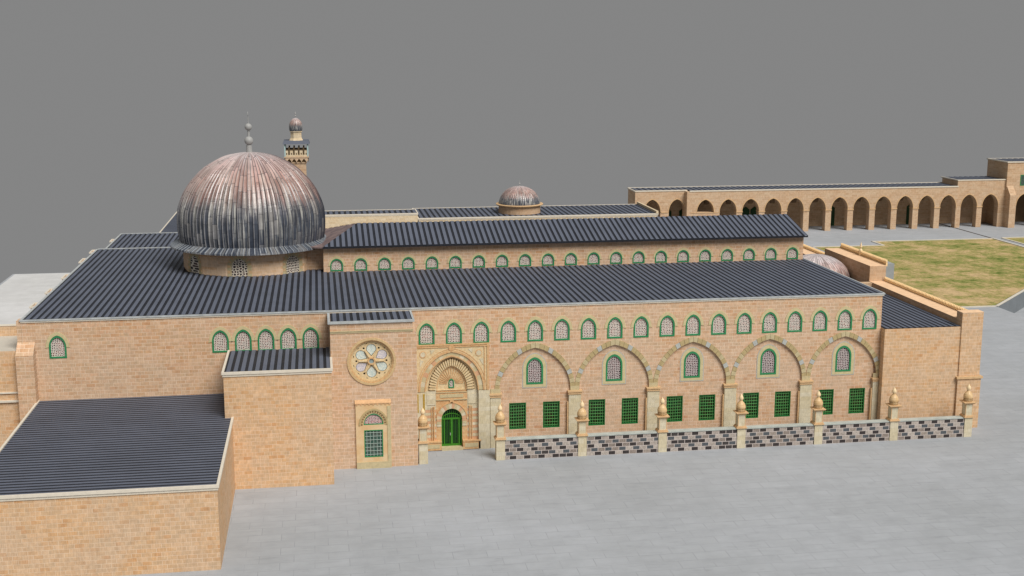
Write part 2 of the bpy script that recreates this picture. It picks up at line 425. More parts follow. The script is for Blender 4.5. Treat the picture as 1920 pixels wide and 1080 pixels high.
# ------------------------------------------------------------------ setting
def structure(name, mb, mats):
    o = mb.build(name, mats); o['kind'] = 'structure'; return o

g = MB()
# courtyard paving, with the sunken court cut away on the right
outer = [(-52, -40), (99.8, -40), (99.8, 170.0), (124, 194.2), (260, 194.2), (260, 262), (-24, 262), (-24, 221.3), (-52, 221.3)]
tri = tessellate_polygon([[Vector((x, y, 0)) for x, y in outer]])
for t in tri: g.quad([(outer[i][0], outer[i][1], 0) for i in t])
for (a, b_) in zip(outer, outer[1:] + outer[:1]):
    g.quad([(a[0], a[1], 0), (b_[0], b_[1], 0), (b_[0], b_[1], -2.75), (a[0], a[1], -2.75)])
structure('ground', g, M['ground'])
g = MB(); g.quad([(99.5, -40, -2.72), (260, -40, -2.72), (260, 196, -2.72), (99.5, 196, -2.72)])
structure('sunken_court', g, M['ground'])
g = MB(); g.quad([(-51.6, 120, .006), (-27.3, 120, .006), (-27.3, 221, .006), (-51.6, 221, .006)])
structure('terrace', g, M['ground_far'])
# the retaining wall under the lawn edge
t = thing('retaining_wall', (112, 182, -2.72), 'grey retaining wall with pale coping, running diagonally along the lawn corner', 'retaining wall')
w = MB(); w.hexa([(99.9, 169.9, -2.72), (124, 194, -2.72), (123.6, 194.4, -2.72), (99.5, 170.3, -2.72),
                  (99.9, 169.9, .03), (124, 194, .03), (123.6, 194.4, .03), (99.5, 170.3, .03)]); w.build('wall', plain('dark_retaining_concrete', (.165, .182, .195), .9, .12, .6), t)
w = MB(); w.hexa([(99.94, 169.86, .03), (124.04, 193.96, .03), (123.75, 194.25, .03), (99.65, 170.15, .03),
                  (99.94, 169.86, .13), (124.04, 193.96, .13), (123.75, 194.25, .13), (99.65, 170.15, .13)]); w.build('coping', M['kerb'], t)

# lawns: uneven turf sheets
def lawn(name, poly):
    mb = MB(); pts = [Vector((x, y, 0)) for x, y in poly]
    x0 = min(p[0] for p in poly); x1 = max(p[0] for p in poly); y0 = min(p[1] for p in poly); y1 = max(p[1] for p in poly)
    for tr in tessellate_polygon([pts]): mb.quad([(poly[i][0], poly[i][1], .03) for i in tr])
    o = mb.build(name, M['lawn']); o['kind'] = 'structure'; return o
lawn('lawn', [(70, 170.2), (99.6, 170.2), (123.8, 194.4), (134.6, 205.2), (134.6, 232.8), (109.2, 232.8), (109.2, 227.8), (94.9, 227.8), (94.9, 200), (70, 200)])
lawn('lawn_beyond_path', [(137.2, 208), (200, 208), (200, 233.6), (137.2, 233.6)])
# kerbs
def kerb(x0, x1, y0, y1, label, z=.14):
    mb = MB(); mb.box(x0, x1, y0, y1, 0.003, z); o = mb.build('kerb', M['kerb'], at=((x0 + x1) / 2, (y0 + y1) / 2, 0)); o['kind'] = 'structure'
kerb(70, 99.6, 169.85, 170.2, '')
kerb(94.5, 109.2, 227.85, 228.2, ''); kerb(108.8, 109.2, 228.2, 233.2, ''); kerb(109.2, 134.7, 232.85, 233.2, '')
kerb(134.75, 135.15, 200, 233.3, ''); kerb(136.8, 137.2, 200, 233.3, ''); kerb(137.2, 200, 233.4, 233.8, '')
g = MB(); g.quad([(134.8, 233.4, .008), (135.3, 233.4, .008), (135.3, 255.5, .008), (134.8, 255.5, .008)])
structure('drain_channel', g, M['dark_gap'])

# ------------------------------------------------------------------ prayer hall
HX0, HX1, HY0, HY1, HZ = -26.65, 55.2, 115.0, 168.4, 13.80
hall = thing('prayer_hall', (14, 141.7, 0), 'long sandstone prayer hall with big ribbed lead dome and rows of green framed arched windows', 'mosque')
BAYS = [20.12 + 7.84 * k for k in range(5)]
UP = [9.72 + 2.603 * k for k in range(18)] + [-9.28, -7.22, -5.16, -3.12, -1.07, -23.65]
def win_outline(cx, hw, zb, zs, zc, n=7):
    return arch(cx, hw, zs, zc, n, base=zb)
ARCH_IN = lambda cx: keel(cx, 3.47, 5.75, 9.80, 13)
# front face plate: outline with the five bay recesses notched out of its foot
outl = [(HX0, 0), (9.45, 0)]
outl += [(9.45, 5.9)] + arch(12.05, 2.56, 5.9, 9.32, 12)[::-1][1:-1] + [(14.65, 5.9), (14.65, 0)]
for cx in BAYS:
    a = ARCH_IN(cx)[::-1]
    outl += [(cx - 3.47, 0)] + a + [(cx + 3.47, 0)]
outl += [(HX1, 0), (HX1, HZ), (HX0, HZ)]
holes = []
for cx in UP:
    hw = .76 if cx > 0 else .74
    holes.append(win_outline(cx, hw, 10.42, 11.55, 12.53))
w = MB(); w.plate(outl, holes, HY0, HY0 + .18)
# ends, back
w.box(HX0, HX0 + .5, HY0 + .3, 155.5, 0, HZ); w.box(-25.65, -25.15, 155.5, HY1, 0, HZ); w.box(HX1 - .5, HX1, HY0 + .3, HY1, 0, HZ); w.box(-25.15, HX1 - .5, HY1 - .5, HY1, 0, HZ)
w.build('wall', M['stone'], hall)
# set back inner face of the bays
w = MB(); holes = []
for cx in BAYS:
    holes.append(win_outline(cx, .83, 6.12, 7.75, 8.80))
    for s in (-1, 1): holes.append(rect(cx + s * 1.66 - .83, cx + s * 1.66 + .83, 1.68, 4.32))
w.plate(rect(15.8, HX1 - .5, 0, 10.2), holes, HY0 + .182, HY0 + .7)
w.build('bay_wall', M['stone_pink'], hall)

def arched_window(name, parent, cx, y, hw, zb, zs, zc, hood_hw, hood_zc, fr=.16, latt='lattice', rec=.12, hood='hood', hood_zs=None, foot=True):
    """green frame ring, star lattice pane and stone hood; built at its own foot"""
    at = (cx, y, zb)
    o_ = win_outline(cx, hw, zb, zs, zc, 8); i_ = win_outline(cx, hw - fr, zb + fr * .9, zs, zc - fr * 1.15, 8)
    mb = MB(); mb.plate(o_, [i_], y - .035, y + rec + .04)
    f = mb.build(name, M['green'], parent, at=at)
    mb = MB(); mb.plate(i_, [], y + rec - .03, y + rec + .02); mb.build('lattice', M[latt], f, at=at)
    hz = hood_zs if hood_zs is not None else zs - .1
    if hood:
        ii = arch(cx, hw + .004, zs if hz >= zs else hz, zc + .01, 8); oo = arch(cx, hood_hw, zs if hz >= zs else hz, hood_zc, 8)
        mb = MB(); mb.ring(ii, oo, y - .05, y + .02)
        for s in (-1, 1):
            mb.box(cx + s * (hood_hw - .02) - .10, cx + s * (hood_hw - .02) + .10, y - .04, y + .01, hz - .05, hz - .005)
        mb.build('hood', M[hood], f, at=at)
    return f

proto = arched_window('arched_window', hall, UP[0], HY0, .76, 10.42, 11.55, 12.53, 1.03, 12.86)
for cx in UP[1:]: copy_tree(proto, hall, (cx - hall.location.x, HY0 - hall.location.y, 10.42))
# tall windows in the bays, with pale surround and grey outline
def bay_window(cx):
    y = HY0 + .182; at = (cx, y, 6.12)
    o_ = win_outline(cx, .83, 6.12, 7.75, 8.80, 8); i_ = win_outline(cx, .66, 6.28, 7.75, 8.60, 8)
    mb = MB(); mb.plate(o_, [i_], y - .05, y + .16); f = mb.build('bay_window', M['green'], hall, at=at)
    mb = MB(); mb.plate(i_, [], y + .06, y + .11); mb.build('lattice', M['lattice_big'], f, at=at)
    mb = MB(); s_ = win_outline(cx, 1.12, 5.84, 7.75, 9.14, 8); mb.plate(s_, [win_outline(cx, .832, 6.118, 7.75, 8.802, 8)], y - .035, y + .01)
    mb.build('surround', M['hood'], f, at=at)
    mb = MB(); mb.plate(win_outline(cx, 1.21, 5.75, 7.75, 9.24, 8), [win_outline(cx, 1.121, 5.838, 7.75, 9.142, 8)], y - .025, y + .01)
    mb.build('outline', M['hood_grey'], f, at=at)
    return f
bw = bay_window(BAYS[0])
for cx in BAYS[1:]: copy_tree(bw, hall, (cx - hall.location.x, HY0 + .182 - hall.location.y, 6.12))
# barred windows at the foot
def barred(cx):
    y = HY0 + .182; at = (cx, y, 1.68)
    mb = MB(); mb.plate(rect(cx - .83, cx + .83, 1.68, 4.32), [rect(cx - .73, cx + .73, 1.79, 4.22)], y + .02, y + .3)
    f = mb.build('barred_window', M['green_deep'], hall, at=at)
    mb = MB(); mb.plate(rect(cx - .73, cx + .73, 1.79, 4.22), [], y + .25, y + .3); mb.build('pane', M['pane'], f, at=at)
    mb = MB()
    for k in range(6): x = cx - .73 + 1.46 * (k + .5) / 6; mb.box(x - .012, x + .012, y + .13, y + .16, 1.79, 4.22)
    for k in range(8): z = 1.79 + 2.43 * (k + .5) / 8; mb.box(cx - .73, cx + .73, y + .10, y + .13, z - .015, z + .015)
    mb.build('grille', M['green_bar'], f, at=at)
    return f
b0 = barred(BAYS[0] - 1.66)
for cx in BAYS:
    for s in (-1, 1):
        if (cx, s) != (BAYS[0], -1): copy_tree(b0, hall, (cx + s * 1.66 - hall.location.x, HY0 + .182 - hall.location.y, 1.68))
# voussoir arches
for bi, cx in enumerate(BAYS):
    n = 13
    ii = keel(cx, 3.47, 5.75, 9.80, n); oo = keel(cx, 3.915, 5.8, 10.31, n)
    mb = MB()
    def pick(j):
        k = min(j, 2 * n - 1 - j)
        if k in (3, 9): return 2
        return 1 if k in (n - 1, 1, 5) else 0
    for j in range(2 * n):
        # thin joints between the stones
        def lerp(p, q, t): return (p[0] + (q[0] - p[0]) * t, p[1] + (q[1] - p[1]) * t)
        a, b_ = lerp(ii[j], ii[j + 1], .02), lerp(ii[j], ii[j + 1], .955)
        c, d = lerp(oo[j], oo[j + 1], .02), lerp(oo[j], oo[j + 1], .955)
        mb.ring([a, b_], [c, d], HY0 - .06, HY0 + .05, pick(j))
    mb.build('bay_arch', [M['ochre'], M['ochre_pale'], M['grey_vous']], hall)
# pilasters between the bays
def pilaster(cx, x0, x1):
    mb = MB()
    mb.box(x0, x1, HY0 - .16, HY0 + .3, 0, 5.03)
    f = mb.build('pilaster', M['pale'], hall, at=(cx, HY0, 0))
    mb = MB(); mb.box(x0 - .12, x1 + .12, HY0 - .30, HY0 + .29, 5.25, 5.40); mb.box(x0 - .06, x1 + .06, HY0 - .23, HY0 + .29, 5.03, 5.25)
    mb.build('capital', M['cap_stone'], f, at=(cx, HY0, 0))
    mb = MB(); mb.box(cx - .44 if x1 - x0 > 1.1 else x0 + .02, cx + .44 if x1 - x0 > 1.1 else x1 - .02, HY0 - .066, HY0 + .1, 5.40, 5.85)
    mb.build('impost', M['ochre_pale'], f, at=(cx, HY0, 0))
    mb = MB()
    for s in (-1, 1):
        xx = x0 - .07 if s < 0 else x1 + .07
        if (s < 0 and x0 > 16) or (s > 0 and x1 < 54.9): mb.box(xx - .07, xx + .07, HY0 - .1, HY0 + .29, 0, 4.32)
    if mb.v: mb.build('colonette', M['cap_stone'], f, at=(cx, HY0, 0))
    return f
for k in range(4):
    c = (BAYS[k] + BAYS[k + 1]) / 2; pilaster(c, c - .60, c + .60)
pilaster(16.28, 15.76, 16.78); pilaster(55.0, 54.62, 55.18)
# roofs of the hall
ZR = 14.02
corrugated('roof', HX0 + .1, HX1 + .05, HY0 + .1, 137.5, ZR, hall)
corrugated('roof', HX0 + .1, HX1 + .05, 146.0, 155.5, ZR, hall); corrugated('roof', -25.6, HX1 + .05, 155.5, HY1, ZR, hall)
corrugated('roof', HX0 + .1, HX0 + .1 + 19 * (HX1 + .05 - HX0 - .1) / 132, 137.5, 145.99, ZR, hall)
mb = MB(); mb.box(HX0 + .4, HX1 - .1, HY0 + .5, 155.4, HZ - .02, ZR - .03); mb.box(-25.4, HX1 - .1, 155.4, HY1 - .6, HZ - .02, ZR - .03); mb.build('roof_deck', ROOF[1], hall)
mb = MB(); mb.box(-26.8, 55.42, HY0 - .12, HY0 + .06, 13.93, 14.06); mb.box(55.26, 55.42, HY0 + .06, HY1, 13.93, 14.08)
mb.box(-26.75, -26.52, HY0 + .06, 155.6, 13.93, 14.08); mb.box(-26.52, -14.0, 155.45, 155.65, 14.0, 14.14); mb.box(-25.75, -25.55, 155.66, HY1, 13.96, 14.10); mb.box(-25.6, 20, HY1 - .2, HY1, 14.0, 14.12)
mb.build('gutter', M['trim_metal'], hall)
mb = MB(); mb.box(-26.7, 55.34, HY0 - .07, HY0 + .02, 13.79, 13.93); mb.box(55.2, 55.34, HY0 + .02, HY1, 13.79, 13.93); mb.build('cornice', M['trim'], hall)
# stubs of the end-wall buttresses that rise past the gable edge
for (y0, y1) in ((121.1, 123), (128, 130.2), (136.3, 138.5), (146.5, 149), (153.4, 155.3), (162.2, 163.9)):
    sh = 1.0 if y0 > 160 else 0.
    mb = MB(); mb.box(-27.1 + sh, -26.64 + sh, y0, y1, 0, 13.9); b_ = mb.build('buttress', M['stone'], hall)
    mb = MB(); mb.box(-27.2 + sh, -26.76 + sh, y0 - .1, y0 + .1, 13.9, 14.05); mb.box(-27.2 + sh, -26.76 + sh, y1 - .1, y1 + .1, 13.9, 14.05); mb.box(-27.2 + sh, -27.02 + sh, y0 + .1, y1 - .1, 13.9, 14.05)
    mb.build('buttress_coping', M['trim'], b_)
# corner buttress on the front with a sloping head
mb = MB(); mb.hexa([(-27.1, 113.9, 0), (-25.58, 113.9, 0), (-25.58, HY0, 0), (-27.1, HY0, 0), (-27.1, 113.9, 11.0), (-25.58, 113.9, 11.0), (-25.58, HY0 - .002, 12.0), (-27.1, HY0 - .002, 12.0)], 0); mb.box(-27.08, -26.66, HY0, HY0 + 1.2, 0, 13.95)
mb.build('corner_buttress', M['stone'], hall)

# clerestory over the nave
NX0, NX1, NY0, NY1 = .36, 55.0, 135.5, 147.9
CL = [1.77 + 2.597 * k for k in range(21)]
holes = [win_outline(cx, .69, 14.16, 14.75, 15.50) for cx in CL]
w = MB(); w.plate([(NX0, 14.0)] + [(NX1, 14.0), (NX1, 16.8), (NX0, 16.8)], holes, NY0, NY0 + .35)
w.box(NX0, NX1, NY1 - .35, NY1, 14.0, 16.8); w.box(NX0, NX0 + .35, NY0 + .35, NY1 - .35, 14.0, 16.8)
w.plate([(NY0 + .35, 14.0), (NY1 - .35, 14.0), (NY1 - .35, 16.8), (141.7, 18.36), (NY0 + .35, 16.8)], [], NX1 - .35, NX1, fn=lambda x, y, z: (y, x, z))
w.box(-2.2, NX0, 137.3, 146.1, 14.0, 16.7)
w.build('clerestory_wall', M['stone'], hall)
pc = arched_window('clerestory_window', hall, CL[0], NY0, .70, 14.12, 14.75, 15.50, .90, 15.78, fr=.14, hood_zs=14.72)
for cx in CL[1:]: copy_tree(pc, hall, (cx - hall.location.x, NY0 - hall.location.y, 14.12))
# pitched nave roof with seams; hipped towards the dome
mb = MB(); n = 88; x0, x1 = .3, 55.25; p = (x1 - x0) / n
EY, RY, EZ, RZ = 134.85, 141.7, 16.86, 18.46
def hip(x, side):
    """limits of the slope at x: the hip cuts it near the dome"""
    t = min(1., max(0., (x - x0) / (4.23 - x0)))
    return t
for side in (-1, 1):
    for k in range(n):
        s = x0 + p * k
        for (a, da), (b_, db), mi in (((0, 0), (.28, 0), 1), ((.28, 0), (.36, .06), 1), ((.36, .06), (.92, .06), 0), ((.92, .06), (1, 0), 1)):
            xa, xb = s + p * a, s + p * b_
            ta, tb = hip(xa, side), hip(xb, side)
            ye = EY if side < 0 else 2 * RY - EY
            mb.quad([(xa, ye, EZ + da), (xb, ye, EZ + db), (xb, ye + (RY - ye) * tb, EZ + (RZ - EZ) * tb + db), (xa, ye + (RY - ye) * ta, EZ + (RZ - EZ) * ta + da)], mi)
mb.build('nave_roof', ROOF, hall)
mb = MB(); mb.box(x0, x1, EY - .02, EY + .12, EZ - .14, EZ - .005); mb.box(x0, x1, 2 * RY - EY - .12, 2 * RY - EY + .02, EZ - .14, EZ - .005)
mb.quad([(x1, EY, EZ - .12), (x1, RY, RZ - .12), (x1, RY, RZ + .06), (x1, EY, EZ + .06)]); mb.quad([(x1, 2 * RY - EY, EZ - .12), (x1, RY, RZ - .12), (x1, RY, RZ + .06), (x1, 2 * RY - EY, EZ + .06)])
mb.quad([(x0, EY + .12, EZ - .1), (x1, EY + .12, EZ - .1), (x1, 2 * RY - EY - .12, EZ - .1), (x0, 2 * RY - EY - .12, EZ - .1)])
mb.build('eave', ROOF[1], hall)
DC = (-7.4, 141.7)
hipm = plain('rosy_lead_hip', (.13, .095, .10), .5, .25, 1.2, col2=(.26, .185, .17))
mb = MB(); 
for k in range(14):
    ya = EY + (2 * RY - 2 * EY) * k / 14; yb = EY + (2 * RY - 2 * EY) * (k + 1) / 14
    def hp(y): t = 1 - abs(y - RY) / (RY - EY); return (x0 + (4.23 - x0) * t, y, EZ + (RZ - EZ) * t + .03)
    mb.quad([(x0, ya, EZ), hp(ya), hp(yb), (x0, yb, EZ)])
mb.quad([(-2.4, 136.9, 16.75), (x0, EY, EZ), (x0, 2 * RY - EY, EZ), (-2.4, 146.5, 16.75)])
mb.quad([(-2.4, 136.9, 16.75), (x0, EY, EZ), (x0, EY, EZ - .14), (-2.4, 136.9, 16.6)])
mb.build('hip_roof', hipm, hall)

# drum and dome
NS = 16; off = -PI / 2 + math.radians(-8.5) + PI / NS
mb = MB(); mb.lathe(DC[0], DC[1], [(7.62, 14.0), (7.62, 16.62)], NS, a0=off); drum = mb.build('drum', stone('brightened_drum_ashlar', [(0, (.72, .42, .20)), (.5, (.80, .53, .30)), (1, (.84, .61, .39))], (.84, .64, .44), w=.9, h=.34), hall)  # stone colour brightened to offset the shade of the dome skirt
for k in range(8):
    a = -PI / 2 + math.radians(-8.5 + 45 * k); ap = 7.62 * math.cos(PI / NS)
    d = Vector((math.cos(a), math.sin(a), 0)); tv = Vector((-math.sin(a), math.cos(a), 0))
    fn = lambda x, y, z, d=d, tv=tv, ap=ap: (Vector((DC[0], DC[1], 0)) + d * (ap - y) + tv * x + Vector((0, 0, z)))[:]
    mb = MB(); mb.plate(win_outline(0, .98, 14.04, 15.0, 16.12, 8), [win_outline(0, .84, 14.05, 15.0, 15.94, 8)], -.05, .1, fn=fn)
    f = mb.build('drum_window', M['ochre_pale'], hall)
    mb = MB(); mb.plate(win_outline(0, .84, 14.05, 15.0, 15.94, 8), [], -.02, .05, fn=fn); mb.build('lattice', M['lattice_drum'], f)
    mb = MB(); ii = arch(0, .985, 15.0, 16.13, 8); oo = arch(0, 1.3, 15.0, 16.5, 8)
    mb.ring(ii, oo, -.035, .05, lambda j: j % 2, fn=fn)
    for q in range(3):
        for s in (-1, 1):
            mb.box(0, 0, 0, 0, 0, 0) if False else mb.plate(rect(s * 1.14 - .155, s * 1.14 + .155, 14.04 + q * .32, 14.34 + q * .32), [], -.03, .04, q % 2, fn=fn)
    mb.build('surround', [M['ochre_pale'], M['cap_stone']], f)

def dome_profile(pts, sub=5):
    """Catmull-Rom through (r,z)"""
    out = []
    P = [pts[0]] + pts + [pts[-1]]
    for i in range(1, len(P) - 2):
        for k in range(sub):
            t = k / sub; q = []
            for c in (0, 1):
                a, b_, c2, d = P[i - 1][c], P[i][c], P[i + 1][c], P[i + 2][c]
                q.append(.5 * (2 * b_ + (c2 - a) * t + (2 * a - 5 * b_ + 4 * c2 - d) * t * t + (3 * b_ - a - 3 * c2 + d) * t ** 3))
            out.append(tuple(q))
    out.append(pts[-1]); return out

def ribbed_dome(name, cx, cy, z0, prof, ribs, amp, mat, parent, label=None, facet=0):
    mb = MB(); seg = ribs * 4
    rmax = max(r for r, z in prof)
    jit = [random.uniform(.6, 1.4) for _ in range(ribs)]
    def rib(k, r, z):
        e = amp * jit[(k // 4) % ribs] * min(1, r / (rmax * .35)) * (1 if k % 4 == 0 else (-.25 if k % 4 == 2 else -.12))
        if facet:
            ph = (k / seg * facet) % 1.; e += r * (math.cos(PI / facet) / math.cos((ph - .5) * 2 * PI / facet) - 1)
        return e
    mb.lathe(cx, cy, [(r, z) for r, z in prof], seg, rib=rib, cap=False)
    o = mb.build(name, mat, parent, smooth=False, at=(cx, cy, z0), label=label)
    return o
prof = [(7.85, 17.12), (7.98, 17.9), (8.03, 18.9), (8.0, 19.9), (7.83, 20.9), (7.22, 22.35), (6.5, 23.45), (5.95, 24.05), (4.92, 25.05), (3.0, 26.15), (1.45, 26.55), (.02, 26.72)]
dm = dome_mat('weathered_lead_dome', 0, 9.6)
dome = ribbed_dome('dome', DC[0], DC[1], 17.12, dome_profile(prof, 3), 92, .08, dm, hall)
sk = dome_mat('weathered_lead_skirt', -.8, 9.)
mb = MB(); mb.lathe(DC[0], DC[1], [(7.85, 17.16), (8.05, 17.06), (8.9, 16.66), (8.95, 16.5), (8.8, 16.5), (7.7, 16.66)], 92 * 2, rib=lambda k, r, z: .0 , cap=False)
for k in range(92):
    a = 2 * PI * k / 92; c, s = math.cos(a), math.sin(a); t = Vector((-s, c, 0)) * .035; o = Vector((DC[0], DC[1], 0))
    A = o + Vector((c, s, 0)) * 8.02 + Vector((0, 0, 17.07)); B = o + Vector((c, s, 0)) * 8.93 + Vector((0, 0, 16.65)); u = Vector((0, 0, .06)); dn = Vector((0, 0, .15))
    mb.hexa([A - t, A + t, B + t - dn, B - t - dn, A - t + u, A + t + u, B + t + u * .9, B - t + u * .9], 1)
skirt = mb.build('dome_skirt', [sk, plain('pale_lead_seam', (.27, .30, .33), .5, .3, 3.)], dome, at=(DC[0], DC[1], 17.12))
def finial(cx, cy, z0, s, parent, crescent=True):
    mb = MB()
    mb.lathe(cx, cy, [(.34 * s, z0 - .1), (.30 * s, z0 + .75 * s)], 12)
    mb.lathe(cx, cy, [(.04, z0 + .70 * s)] + [(.49 * s * math.sin(PI * k / 10), z0 + 1.22 * s - .49 * s * math.cos(PI * k / 10)) for k in range(1, 10)] + [(.03, z0 + 1.71 * s)], 16)
    mb.lathe(cx, cy, [(.15 * s, z0 + 1.65 * s), (.11 * s, z0 + 2.5 * s)], 10)
    mb.lathe(cx, cy, [(.04, z0 + 2.3 * s)] + [(.40 * s * math.sin(PI * k / 10), z0 + 2.73 * s - .40 * s * math.cos(PI * k / 10)) for k in range(1, 10)] + [(.03, z0 + 3.13 * s)], 16)
    mb.lathe(cx, cy, [(.055 * s, z0 + 3.05 * s), (.035 * s, z0 + 3.9 * s)], 8)
    if crescent:
        n = 14
        ii = [(cx + .17 * s * math.sin(math.radians(a)), z0 + 4.22 * s - .17 * s * math.cos(math.radians(a))) for a in [-150 + 300 * k / n for k in range(n + 1)]]
        oo = [(cx + .24 * s * math.sin(math.radians(a)) , z0 + 4.18 * s - .25 * s * math.cos(math.radians(a))) for a in [-165 + 330 * k / n for k in range(n + 1)]]
        # the crescent stands edge-on to the courtyard
        mb.ring(ii, oo, -.02, .02, fn=lambda x, y, z: (cx + y, cy + (x - cx), z))
    return mb.build('finial', M['finial'], parent)
finial(DC[0], DC[1], 26.7, 1.0, dome)

# ------------------------------------------------------------------ carved portal of the hall
PX, PY = 12.05, 114.78
mb = MB(); 
al = [(8.55, 5.88), (8.9, 5.88)] + arch(PX, 3.14, 5.9, 9.84, 12)[::-1] + [(15.2, 5.88), (15.6, 5.88), (15.6, 10.36), (8.55, 10.36)]
mb.plate(al, [], PY, HY0 - .002); portal = mb.build('portal', M['carve'], hall)
mb = MB(); # frame mouldings
for (a, b_, c, d) in ((8.55, 15.72, 10.36, 10.50), (15.42, 15.6, 5.88, 10.36), (8.62, 15.42, 10.18, 10.28), (15.16, 15.24, 6.0, 10.18), (8.62, 8.7, 6.0, 10.18)): mb.box(a, b_, PY - .07, PY + .03, c, d)
mb.build('portal_frame', M['carve_or'], portal)
mb = MB()
mb.ring(arch(PX, 3.02, 5.9, 9.70, 14), arch(PX, 3.2, 5.9, 9.92, 14), PY - .06, PY + .1)
mb.ring(arch(PX, 2.50, 5.9, 9.26, 14), arch(PX, 2.60, 5.9, 9.38, 14), PY - .02, PY + .3)
mb.ring(arch(PX, 3.3, 5.9, 10.02, 14), arch(PX, 3.36, 5.9, 10.08, 14), PY - .03, PY + .03)
mb.build('archivolt_moulding', M['carve_or'], portal)
mb = MB(); n = 11; ii = arch(PX, 2.6, 5.9, 9.38, n); oo = arch(PX, 3.02, 5.9, 9.70, n)
mb.ring(ii, oo, PY + .03, HY0 + .3, lambda j: [0, 1, 0, 2, 0, 1, 2, 0, 1, 0, 0][min(j, 2 * n - 1 - j)])
mb.build('archivolt', [M['ochre_pale'], M['pale'], M['stripe_red']], portal)
# inner recess: plain band, fan of cushion voussoirs, tympanum
mb = MB(); mb.plate([(PX - 2.56, 5.88)] + arch(PX, 2.54, 5.9, 9.30, 12)[::-1][1:-1] + [(PX + 2.56, 5.88)], [[(PX + 1.45, 5.9)] + arch(PX, 1.45, 6.0, 8.26, 10)[1:-1] + [(PX - 1.45, 5.9)]], HY0 + .12, HY0 + .35)
mb.build('inner_band', M['carve'], portal)
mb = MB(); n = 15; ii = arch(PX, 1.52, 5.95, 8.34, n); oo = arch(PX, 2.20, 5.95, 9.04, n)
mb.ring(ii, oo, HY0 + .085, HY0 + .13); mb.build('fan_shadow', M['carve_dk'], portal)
mb = MB()
def lerp(p, q, t): return (p[0] + (q[0] - p[0]) * t, p[1] + (q[1] - p[1]) * t)
for j in range(2 * n):
    a, b_, c, d = lerp(ii[j], ii[j + 1], .14), lerp(ii[j], ii[j + 1], .86), lerp(oo[j], oo[j + 1], .86), lerp(oo[j], oo[j + 1], .14)
    m1, m2 = lerp(a, d, .85), lerp(b_, c, .85); tip = lerp(d, c, .5)
    mb.ring([a, b_], [m1, m2], HY0 - .03, HY0 + .10); mb.plate([m1, m2, tip], [], HY0 - .03, HY0 + .1)
mb.build('cushion_voussoirs', M['carve'], portal)
mb = MB(); mb.plate([(PX - 1.46, 5.7)] + arch(PX, 1.46, 6.0, 8.28, 10)[::-1][1:-1] + [(PX + 1.46, 5.7)], [win_outline(PX, .2, 6.15, 6.6, 6.9, 5)], HY0 + .26, HY0 + .42)
ty = mb.build('tympanum', M['carve'], portal)
mb = MB()
for k in range(17):
    a = math.radians(4 + 172 * k / 16); r0, r1 = .42, 1.16 + .5 * math.sin(a) ** 3
    c, s = math.cos(a), math.sin(a); nx, nz = -s * .022, c * .022; z0 = 6.5
    mb.plate([(PX + c * r0 - nx, z0 + s * r0 - nz), (PX + c * r1 - 2.2 * nx, z0 + s * r1 - 2.2 * nz), (PX + c * r1 + 2.2 * nx, z0 + s * r1 + 2.2 * nz), (PX + c * r0 + nx, z0 + s * r0 + nz)], [], HY0 + .20, HY0 + .265)
mb.build('tympanum_rays', M['carve_or'], portal)
mb = MB(); mb.ring(arch(PX, 1.36, 5.9, 8.16, 10), arch(PX, 1.46, 5.9, 8.28, 10), HY0 + .16, HY0 + .27); mb.box(PX - 1.46, PX + 1.46, HY0 + .18, HY0 + .27, 5.72, 5.84); mb.build('tympanum_rim', M['carve_or'], portal)
mb = MB(); mb.plate(win_outline(PX, .27, 6.08, 6.6, 7.0, 5), [win_outline(PX, .18, 6.17, 6.6, 6.87, 5)], HY0 + .19, HY0 + .35); f = mb.build('small_window', M['green'], portal)
mb = MB(); mb.plate(win_outline(PX, .18, 6.17, 6.6, 6.87, 5), [], HY0 + .27, HY0 + .3); mb.build('small_window_lattice', M['lattice'], portal)
# lintel panel, door arch panel, jambs
mb = MB(); mb.box(PX - 1.5, PX + 1.5, HY0 + .06, HY0 + .42, 4.97, 5.7); lint = mb.build('lintel', M['carve_or'], portal)
mb = MB(); mb.box(PX - 1.12, PX + 1.12, HY0 + .02, HY0 + .07, 5.18, 5.5); mb.box(PX - 1.5, PX + 1.5, HY0 - .0, HY0 + .07, 4.93, 5.0); mb.box(PX - 1.5, PX + 1.5, HY0 - .0, HY0 + .07, 5.66, 5.72); mb.build('lintel_panel', M['ochre_pale'], portal)
door_arch = arch(PX, 1.0, 3.05, 4.08, 8)
mb = MB(); mb.plate([(PX - 1.5, .28), (PX - 1.0, .28)] + door_arch[::-1] + [(PX + 1.0, .28), (PX + 1.5, .28), (PX + 1.5, 4.93), (PX - 1.5, 4.93)], [], HY0 + .10, HY0 + .45); mb.build('door_surround', M['carve_or'], portal)
mb = MB(); n = 7; mb.ring(arch(PX, 1.0, 3.05, 4.08, n), arch(PX, 1.42, 3.05, 4.62, n), HY0 + .03, HY0 + .12, lambda j: (0, 1, 2)[j % 3])
for s in (-1, 1):
    for q in range(3): mb.box(PX + s * 1.22 - .21, PX + s * 1.22 + .21, HY0 + .04, HY0 + .12, 2.32 + q * .245, 2.55 + q * .245, (q + 1) % 3)
mb.build('door_voussoirs', [M['stripe_red'], M['pale'], M['ochre_pale']], portal)
mb = MB(); mb.ring(arch(PX, 1.42, 3.05, 4.62, 8), arch(PX, 1.5, 3.05, 4.72, 8), HY0 - .01, HY0 + .11)
mb.lathe(0, 0, [(.10, -.05), (.2, -.05), (.2, .1)], 14); 
for i in range(len(mb.v) - 42, len(mb.v)): x, y, z = mb.v[i]; mb.v[i] = (PX + x, HY0 + .04 + z, 4.82 + y)
k0 = len(mb.v); mb.lathe(0, 0, [(.14, -.05), (.28, -.05), (.28, .1)], 14)
